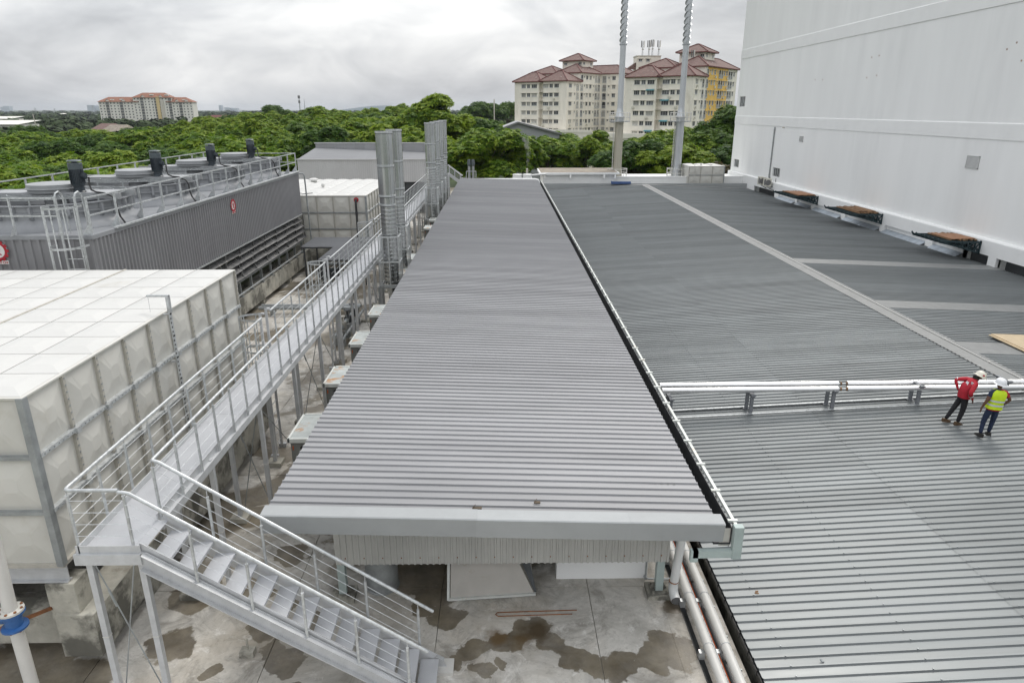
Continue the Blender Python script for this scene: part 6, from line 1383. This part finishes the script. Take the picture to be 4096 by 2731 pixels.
# distant apartment slab (left)
D = thing('distant_apartments', 'distant white and yellow apartment slab with orange hipped roofs on the left', 'apartment block', tuple(Vector((world(338, 251, 760).x, world(338, 251, 760).y, 0))), rz=R(6))
secs = [(-50, -13.5, 17.0), (-13.5, 27, 21.5), (27, 49, 16.8)]
q = MB(); qy = MB(); qw = MB(); qr = MB(); qs = MB()
for (a, b, ez) in secs:
    q.box(a, b, 0, 16, -4, ez); qy.box(a + .02, b - .02, -.25, 16, -12.4, -3.9)
    n = int((b - a) / 3.4)
    for f in range(int((ez + 3.5) / 2.95)):
        for k in range(n):
            x = a + (b - a) * (k + .5) / n; z = ez - 2.95 * (f + 1) + .9
            if z < -3.3: continue
            if k % 4 == 2: qw.box(x - 1.55, x + 1.55, -.30, .1, z - .7, z + 1.5); qs.box(x - 1.5, x + 1.5, -.75, -.25, z - .9, z - .1)
            else: qw.box(x - .62, x + .62, -.14, .1, z, z + 1.25)
    h = 8.5; za = ez
    qr.add([(a - 1, -1.5, za), (b + 1, -1.5, za), (b + 1, 17.5, za), (a - 1, 17.5, za), (a + h, 8, za + 5.2), (b - h, 8, za + 5.2)], [(0, 1, 5, 4), (1, 2, 5), (2, 3, 4, 5), (3, 0, 4)])
    if ez < 18: xi = b + 6 if a < -20 else a - 6; xo = b - h if a < -20 else a + h; qr.add([(xo, 8, za + 5.2), (xi, 8, za + 5.2), (xi, -1.5, za), (xo + (h if a < -20 else -h), -1.5, za)], [(0, 1, 2, 3)])
    for k in range(2):
        xg = a + (b - a) * (.27 + .46 * k); q.add([(xg - 3.0, -.5, ez), (xg + 3.0, -.5, ez), (xg, -.5, ez + 2.6)], [(0, 1, 2)]); qr.add([(xg - 3.3, -.9, ez), (xg, -.9, ez + 2.9), (xg, 6, ez + 2.9), (xg - 3.3, 3, ez)], [(0, 1, 2, 3)]); qr.add([(xg + 3.3, -.9, ez), (xg, -.9, ez + 2.9), (xg, 6, ez + 2.9), (xg + 3.3, 3, ez)], [(0, 1, 2, 3)])
q.build('wall', 'white_far', D); qy.build('base_storey', 'apt_pale', D); tag(qw.build('windows', 'pane', D), kind='stuff'); tag(qs.build('balcony_fronts', 'curtain', D), kind='stuff'); qr.build('roof', 'tiles2', D)
q = MB(); q.box(11, 14.5, -1.2, 3, -12, 22.5); q.build('yellow_tower', 'apt_pale', D); q = MB(); q.box(15, 18.5, -.8, 4, -12, 18.5); q.build('grey_shaft', 'apt_shade', D)
for (x, z) in ((-38, 19.5), (-28, 19.8), (4, 24.6), (20, 24.4), (38, 19.4)): q = MB(); q.box(x, x + 4, 1.5, 4.2, z - .8, z + .3); q.build('roof_patch', 'white_far', D)

# ================================================================ trees
def crown_mesh(name, seed, Rr, Hh, nl, nt, leaf, mat):
    rng = np.random.default_rng(seed); lob = []
    for k in range(nl):
        a = rng.uniform(0, 2 * math.pi); r = Rr * .86 * math.sqrt(rng.uniform(0, 1)); z = rng.uniform(.12, .9) * Hh * (1 - .45 * (r / Rr) ** 2)
        lob.append((r * math.cos(a), r * math.sin(a), z, Rr * rng.uniform(.15, .34)))
    lob.append((0, 0, Hh * .62, Rr * .42)); lob = np.array(lob); V = []; Fc = []
    wgt = lob[:, 3] ** 2; wgt /= wgt.sum(); cnt = 0; tries = 0
    while cnt < nt and tries < nt * 6:
        tries += 1; L_ = lob[rng.choice(len(lob), p=wgt)]
        d = rng.normal(size=3); d /= np.linalg.norm(d)
        if d[2] < -.30 + .25 * rng.random(): continue
        p = L_[:3] + d * L_[3] * np.array([1, 1, .8]) * rng.uniform(.80, 1.22)
        dd = np.linalg.norm((p - lob[:, :3]) / np.array([1, 1, .8]), axis=1) / lob[:, 3]
        if (dd < .72).any(): continue
        cnt += 1; nb = rng.integers(5, 8); a0 = rng.uniform(0, 6.28); s = leaf * rng.uniform(.7, 1.25); base = len(V)
        ax = d * .45 + np.array([0, 0, .85]) + rng.normal(size=3) * .28; ax /= np.linalg.norm(ax)
        e1 = np.cross(ax, [.3, .8, .1]); e1 /= np.linalg.norm(e1); e2 = np.cross(ax, e1)
        V.append(tuple(p + ax * s * .12))
        for k in range(nb):
            a = a0 + 2 * math.pi * k / nb + rng.uniform(-.25, .25); dr = e1 * math.cos(a) + e2 * math.sin(a); sd = -e1 * math.sin(a) + e2 * math.cos(a); ln = s * rng.uniform(.75, 1.1)
            m_ = p + dr * ln * .55 + ax * s * .05; tip = p + dr * ln - ax * s * rng.uniform(-.10, .22); b_i = len(V)
            V += [tuple(m_ + sd * s * .20), tuple(tip), tuple(m_ - sd * s * .20)]
            Fc.append((base, b_i, b_i + 1, b_i + 2))
    me = bpy.data.meshes.new(name); me.from_pydata(V, [], Fc); me.materials.append(MT[mat]); me.update(); return me, lob
def trunk_mesh(name, lob, Hh, h0, rng):
    q = MB(); q.tube([(0, 0, -h0), (.1, .05, -h0 * .5), (0, 0, 0), (0, 0, Hh * .5)], [.38, .30, .24, .10], 7)
    for l_ in lob[:9]: q.tube([(0, 0, -h0 * .15 + Hh * .1 * (l_[2] / Hh)), (l_[0] * .5, l_[1] * .5, l_[2] * .45), (l_[0], l_[1], l_[2])], [.13, .08, .03], 5)
    return q.mesh(name, 'bark')
TV = []
for k, (Rr, Hh, nl, nt, lf, mt) in enumerate(((5.2, 6.5, 34, 4000, .54, 'leaf'), (4.6, 7.5, 32, 3800, .52, 'leaf'), (5.8, 6.0, 38, 4300, .56, 'leaf'), (4.9, 8.5, 34, 3800, .50, 'leaf_d'), (5.4, 5.2, 30, 3400, .48, 'leaf_d'), (4.2, 3.8, 10, 1500, .6, 'leaf_b'), (5.0, 7.0, 30, 3900, .56, 'leaf'))):
    me, lob = crown_mesh('crown', 100 + k, Rr, Hh, nl, nt, lf, mt); TV.append((me, trunk_mesh('trunk', lob, Hh, 10, None), Hh))
rng = np.random.default_rng(21)
NTREE = [0]
def tree(x, y, ztop, var, label, group, sc=1.0):
    me, tr, Hh = TV[var]; s = sc * rng.uniform(.92, 1.12)
    T = thing('leafy_tree', label, 'tree', (x, y, ztop - Hh * 1.06 * s), rz=rng.uniform(0, 6.28), group=group); T.scale = (s, s, s)
    link('trunk', tr, T); link('crown', me, T); NTREE[0] += 1; return T
def lat(u): return (u - 1176) / FPX
tgt_u = [-300, 0, 60, 150, 260, 330, 450, 560, 640, 720, 800, 900, 985, 1060, 1110, 1160, 1215, 1260, 1340, 1420, 1500, 1560, 1610, 1650, 1690, 2400]
tgt_v = [290, 287, 285, 292, 290, 283, 268, 258, 250, 243, 238, 236, 246, 250, 258, 275, 305, 286, 280, 284, 290, 282, 270, 252, 222, 240]
def tgt(u): return float(np.interp(u, tgt_u, tgt_v))
GL = {'L': ('bright green leafy tree in the dense canopy behind the cooling tower', 'trees behind the cooling tower'),
      'M': ('bright green leafy tree in the canopy behind the far metal shed and chimneys', 'trees behind the chimneys'),
      'R': ('green leafy tree between the tall stacks and the apartments', 'trees before the apartments'),
      'D': ('dark green tall tree close beside the white building', 'dark trees by the white building'),
      'B': ('brownish-leaved low tree behind the right tall stack', 'brownish trees by the stacks')}
lay = [(52, 100, 1.0), (64, 78, 1.0), (78, 58, 1.0), (96, 42, 1.0), (118, 28, 1.05), (146, 15, 1.1), (182, 6, 1.15), (230, 0, 1.2)]
TQ = []; DT = []; BT = []
for li, (w_, off, sc) in enumerate(lay):
    step = 6.6 * sc / w_ * FPX; u = -330 + rng.uniform(0, step)
    while u < 1660:
        uu = u + rng.uniform(-.25, .25) * step; wd = w_ * rng.uniform(.93, 1.07); v = tgt(uu) + off * rng.uniform(.75, 1.15) + rng.uniform(-3, 9)
        if 1100 < uu: v = tgt(uu) + off * .75 + rng.uniform(-4, 8)
        p = world(uu, v, wd); u += step
        if p.x > -26.5 and p.y < 96: continue
        if uu > 1190 and wd > 175: continue
        if uu > 1150 and wd > 140 and 0 < p.x < 14: continue
        r = rng.random(); var = [0, 1, 2, 6][int(r * 4)] if rng.random() < .86 else [3, 4][int(r * 2)]
        key = 'L' if uu < 640 else 'M' if uu < 1180 else 'R'
        if 60 < uu < 260 and li in (4, 5) : var = 4
        TQ.append((li, uu, tree(p.x, p.y, p.z, var, *GL[key], sc=sc), var))
FE = [(60, "the cooling tower's left end"), (260, 'the first fan motor'), (420, 'the second fan motor'), (530, 'the third fan motor'), (640, 'the fourth fan motor'), (860, 'the far metal shed'), (940, 'the nearest chimneys'), (1050, 'the far chimneys'), (1180, 'the twin vent flues'), (1330, 'the plant house'), (1480, 'the left tall stack'), (9999, 'the right tall stack')]
ORD = ['front', 'second', 'third', 'fourth', 'fifth', 'sixth', 'seventh', 'rear']; PLC = ['leftmost', 'second', 'third', 'fourth', 'fifth', 'sixth', 'seventh', 'eighth', 'ninth', 'tenth']
slots = {}
for li, uu, T, var in sorted(TQ, key=lambda t: (t[0], t[1])):
    f = next(nm for lim, nm in FE if uu < lim); slots.setdefault((li, f), []).append((T, var))
for (li, f), ts in slots.items():
    for k, (T, var) in enumerate(ts):
        T['label'] = ('dark' if var in (3, 4) else 'bright') + ' green tree, %s canopy row behind %s' % (ORD[li], f) + (', %s there' % PLC[min(k, 9)] if len(ts) > 1 else '')
for u, v, w_, s in ((1640, 285, 118, 1.1), (1672, 228, 126, 1.2), (1700, 240, 132, 1.25), (1660, 320, 110, 1.0), (1690, 300, 120, 1.1), (1620, 300, 128, 1.0), (1740, 250, 130, 1.2)):
    p = world(u, v, w_); DT.append(tree(p.x, p.y, p.z, 3, *GL['D'], sc=s))
for u, v, w_ in ((1478, 366, 100), (1540, 370, 98), (1600, 362, 102), (1440, 375, 97), (1640, 372, 99), (1665, 380, 97)):
    p = world(u, v, w_); BT.append((u, tree(p.x, p.y, p.z, 5, *GL['B'])))
for T, l in zip(DT, ('dark tree below the yellow apartment wall beside the white building', 'tallest dark tree touching the white building edge', 'dark tree half hidden behind the white building', 'low dark tree above the small panelled tank', 'dark tree at the white building edge, in front of the tallest', 'dark tree right of the right tall stack', 'dark tree mostly hidden by the white building')): T['label'] = l
for (u, T), l in zip(sorted(BT, key=lambda t: t[0]), ('leftmost', 'second', 'third', 'fourth', 'fifth', 'rightmost')): T['label'] = 'brownish low tree near the right tall stack, %s of six' % l
p = world(990, 204, 112); tree(p.x, p.y, p.z, 1, 'single tall tree standing above the canopy right of centre', None, sc=1.35)
p = world(968, 232, 110); tree(p.x, p.y, p.z, 6, 'broad shorter tree leaning out left of the tallest tree', None, sc=1.1)
for i, (u, v, w_) in enumerate(((632, 240, 300), (1095, 232, 330), (1130, 236, 340), (1165, 232, 350))):
    p = world(u, v, w_); tree(p.x, p.y, p.z, 4, ('dark round tree top rising over the canopy left of the mast', 'dark hazy tree at the left of the far clump by the apartments', 'dark hazy tree in the middle of the far clump by the apartments', 'dark hazy tree touching the left apartment block')[i], None, sc=1.5)
# far woodland reading as one mass
V = []; Fc = []
for k in range(2300):
    w_ = 262 * (16 ** rng.random()); u = rng.uniform(-400, 2500); rr = rng.uniform(4.5, 8.5) * (1 + w_ / 2600)
    if u > 1150 and w_ < 330: continue
    zt = rng.uniform(-1.0, 4.0) if w_ > 420 else rng.uniform(-2.5, 2.2)
    if u > 520: zt += 2.5
    p = world(u, 251, w_); cx_, cy_ = p.x, p.y
    if -470 < cx_ < -335 and 700 < cy_ < 815 and zt > -5: zt = -6
    n = 46 if w_ < 900 else 22; s = rr * (.30 if w_ < 900 else .5)
    for j in range(n):
        d = rng.normal(size=3); d /= np.linalg.norm(d); d[2] = abs(d[2]) * 1.0 - .15
        c = np.array([cx_, cy_, zt - rr * .8]) + d * np.array([rr, rr, rr * .8]) * rng.uniform(.8, 1.05)
        e1 = np.cross(d + rng.normal(size=3) * .35, [.2, .3, .9]); e1 /= np.linalg.norm(e1) + 1e-9; e2 = np.cross(d, e1); b_i = len(V)
        V += [tuple(c + e1 * s), tuple(c + e2 * s * .8), tuple(c - e1 * s), tuple(c - e2 * s * .8)]; Fc.append((b_i, b_i + 1, b_i + 2, b_i + 3))
me = bpy.data.meshes.new('distant_woodland'); me.from_pydata(V, [], Fc); me.materials.append(MT['farwood']); me.update()
tag(link('distant_woodland', me), 'dark hazy woodland stretching to the horizon behind the near canopy', 'woodland', kind='stuff')
# houses showing among the trees
random.seed(31)
HL = ['dark red house roof among trees below the distant apartments, left one', 'dark red house roof below the distant apartments, middle one', 'dark red house roof below the distant apartments, right one', 'red roof at the right foot of the distant apartments', 'second red roof right of the distant apartments', 'brown house roof left of the distant apartments', 'pale house roof left of the distant apartments']
for i, (u, v, w_, ms) in enumerate(((588, 282, 330, 'ridge'), (610, 275, 360, 'ridge'), (628, 284, 322, 'ridge'), (500, 268, 420, 'ridge'), (478, 270, 400, 'ridge'), (232, 288, 330, 'tiles'), (258, 291, 320, 'moss_roof'))):
    p = world(u, v, w_); H = thing('house', HL[i], 'house', (p.x, p.y, p.z), rz=random.uniform(-.4, .4))
    q = MB(); q.box(-6, 6, 0, 9, -14, -2.2); q.build('wall', 'apt', H)
    q = MB(); q.add([(-7, -1, -2.3), (7, -1, -2.3), (7, 10, -2.3), (-7, 10, -2.3), (-4.5, 4.5, .8), (4.5, 4.5, .8)], [(0, 1, 5, 4), (1, 2, 5), (2, 3, 4, 5), (3, 0, 4)]); q.build('roof', ms, H)
    q = MB(); q.box(-3, 3, -.08, 0, -5.5, -3.8); q.build('window', 'pane', H)
for i, (u, v, w_) in enumerate(((12, 286, 420), (6, 273, 700))):
    p = world(u, v, w_); q = MB(); q.box(-40, 8, 0, 20, -14, 0); q.add([(-42, -2, 0), (9, -2, 0), (9, 22, 2.2), (-42, 22, 2.2)], [(0, 1, 2, 3)]); tg(q, 'white_warehouse', 'white_far', ('near white warehouse roof at the left edge among trees', 'far thin white roof at the left edge')[i], 'warehouse', loc=tuple(p))
p = world(146, 258, 1500); q = MB(); q.lathe([(17, -14), (17.5, 0), (16, 3), (10, 5), (0, 6)], n=24); tg(q, 'storage_dome', 'white_far', 'white domed storage tank on the left horizon', 'storage tank', loc=(p.x, p.y, p.z - 8), smooth=True)
p = world(79, 262, 330); q = MB(); q.tube([(0, 0, -18), (-.8, 0, 0)], [.35, .2], 6); tg(q, 'concrete_pole', 'apt_shade', 'pale leaning pole among trees at left', 'pole', loc=tuple(p))
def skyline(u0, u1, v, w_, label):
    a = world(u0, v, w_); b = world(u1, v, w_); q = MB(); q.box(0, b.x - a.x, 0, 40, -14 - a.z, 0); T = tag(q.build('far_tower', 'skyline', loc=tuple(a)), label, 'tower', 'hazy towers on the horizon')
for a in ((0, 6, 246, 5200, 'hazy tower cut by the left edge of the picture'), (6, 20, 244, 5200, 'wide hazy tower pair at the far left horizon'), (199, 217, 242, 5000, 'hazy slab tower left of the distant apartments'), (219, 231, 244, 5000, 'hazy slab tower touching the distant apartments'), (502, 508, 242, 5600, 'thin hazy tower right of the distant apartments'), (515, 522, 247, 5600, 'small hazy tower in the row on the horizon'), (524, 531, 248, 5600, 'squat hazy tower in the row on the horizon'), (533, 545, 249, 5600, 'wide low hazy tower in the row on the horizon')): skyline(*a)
p = world(686, 219, 900); Q = thing('telecom_mast', 'slim telecom mast with antenna cluster above the canopy left of centre', 'mast', tuple(p))
q = MB(); q.tube([(0, 0, -40), (0, 0, 0)], [.9, .45], 8); q.build('pole', 'galv_dull', Q)
for z, r_ in ((-2, 1.6), (-8, 1.3)): q = MB(); q.lathe([(r_, z - 2.0), (r_, z + 1.4), (.2, z + 1.6)], n=9); q.build('antenna_ring', 'grille', Q)
p = world(698, 226, 1300); q = MB()
for a in range(3): q.bar((2 * math.cos(a * 2.1), 2 * math.sin(a * 2.1), -45), (.1, 0, 0), .35, .35)
for k in range(12): q.bar((-1.6 + k * .12, 0, -42 + k * 3.4), (1.6 - k * .12, 0, -40 + k * 3.4), .25, .25)
tg(q, 'lattice_mast', 'galv_dull', 'thin lattice mast right of the telecom mast', 'mast', loc=tuple(p))
# pylons on the left horizon
for i, (u, v) in enumerate(((80, 249), (125, 250), (212, 243), (235, 250), (345, 250))):
    p = world(u, v, 2600); q = MB()
    for s in (-1, 1): q.bar((s * 4, 0, -26), (0, 0, 2), .8, .8)
    for k in range(3): q.bar((-7 + k, 0, -9 + k * 4), (7 - k, 0, -9 + k * 4), .7, .7)
    tg(q, 'power_pylon', 'galv_dull', 'faint power pylon on the horizon, %s of five' % ('leftmost', 'second', 'third', 'fourth', 'rightmost')[i], 'pylon', 'pylons on the horizon', loc=tuple(p))
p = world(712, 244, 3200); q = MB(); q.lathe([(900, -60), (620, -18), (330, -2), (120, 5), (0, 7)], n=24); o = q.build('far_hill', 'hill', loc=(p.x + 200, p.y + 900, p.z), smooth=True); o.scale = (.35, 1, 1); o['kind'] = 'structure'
p = world(1135, 232, 240); q = MB(); q.tube([(0, 0, -25), (0, 0, .5)], .2, 6); tg(q, 'banded_pole', 'apt_shade', 'thin pole with red bands in front of the far trees left of the apartments', 'pole', loc=tuple(p))
# air: even haze round everything
HZ = 0.00007
if HZ > 0:
    q = MB(); q.box(-5600, 5600, -60, 9500, -13.6, 60); hz = q.mesh('haze', 'smoke'); m = bpy.data.materials.new('haze'); m.use_nodes = True; t = m.node_tree; t.nodes.remove(t.nodes['Principled BSDF'])
    pv = t.nodes.new('ShaderNodeVolumePrincipled'); pv.inputs['Color'].default_value = (.80, .86, .93, 1); pv.inputs['Density'].default_value = HZ; t.links.new(pv.outputs[0], t.nodes['Material Output'].inputs['Volume'])
    hz.materials.clear(); hz.materials.append(m); o = link('haze', hz); o['kind'] = 'stuff'; o['label'] = 'pale blue haze filling the air over the whole view'
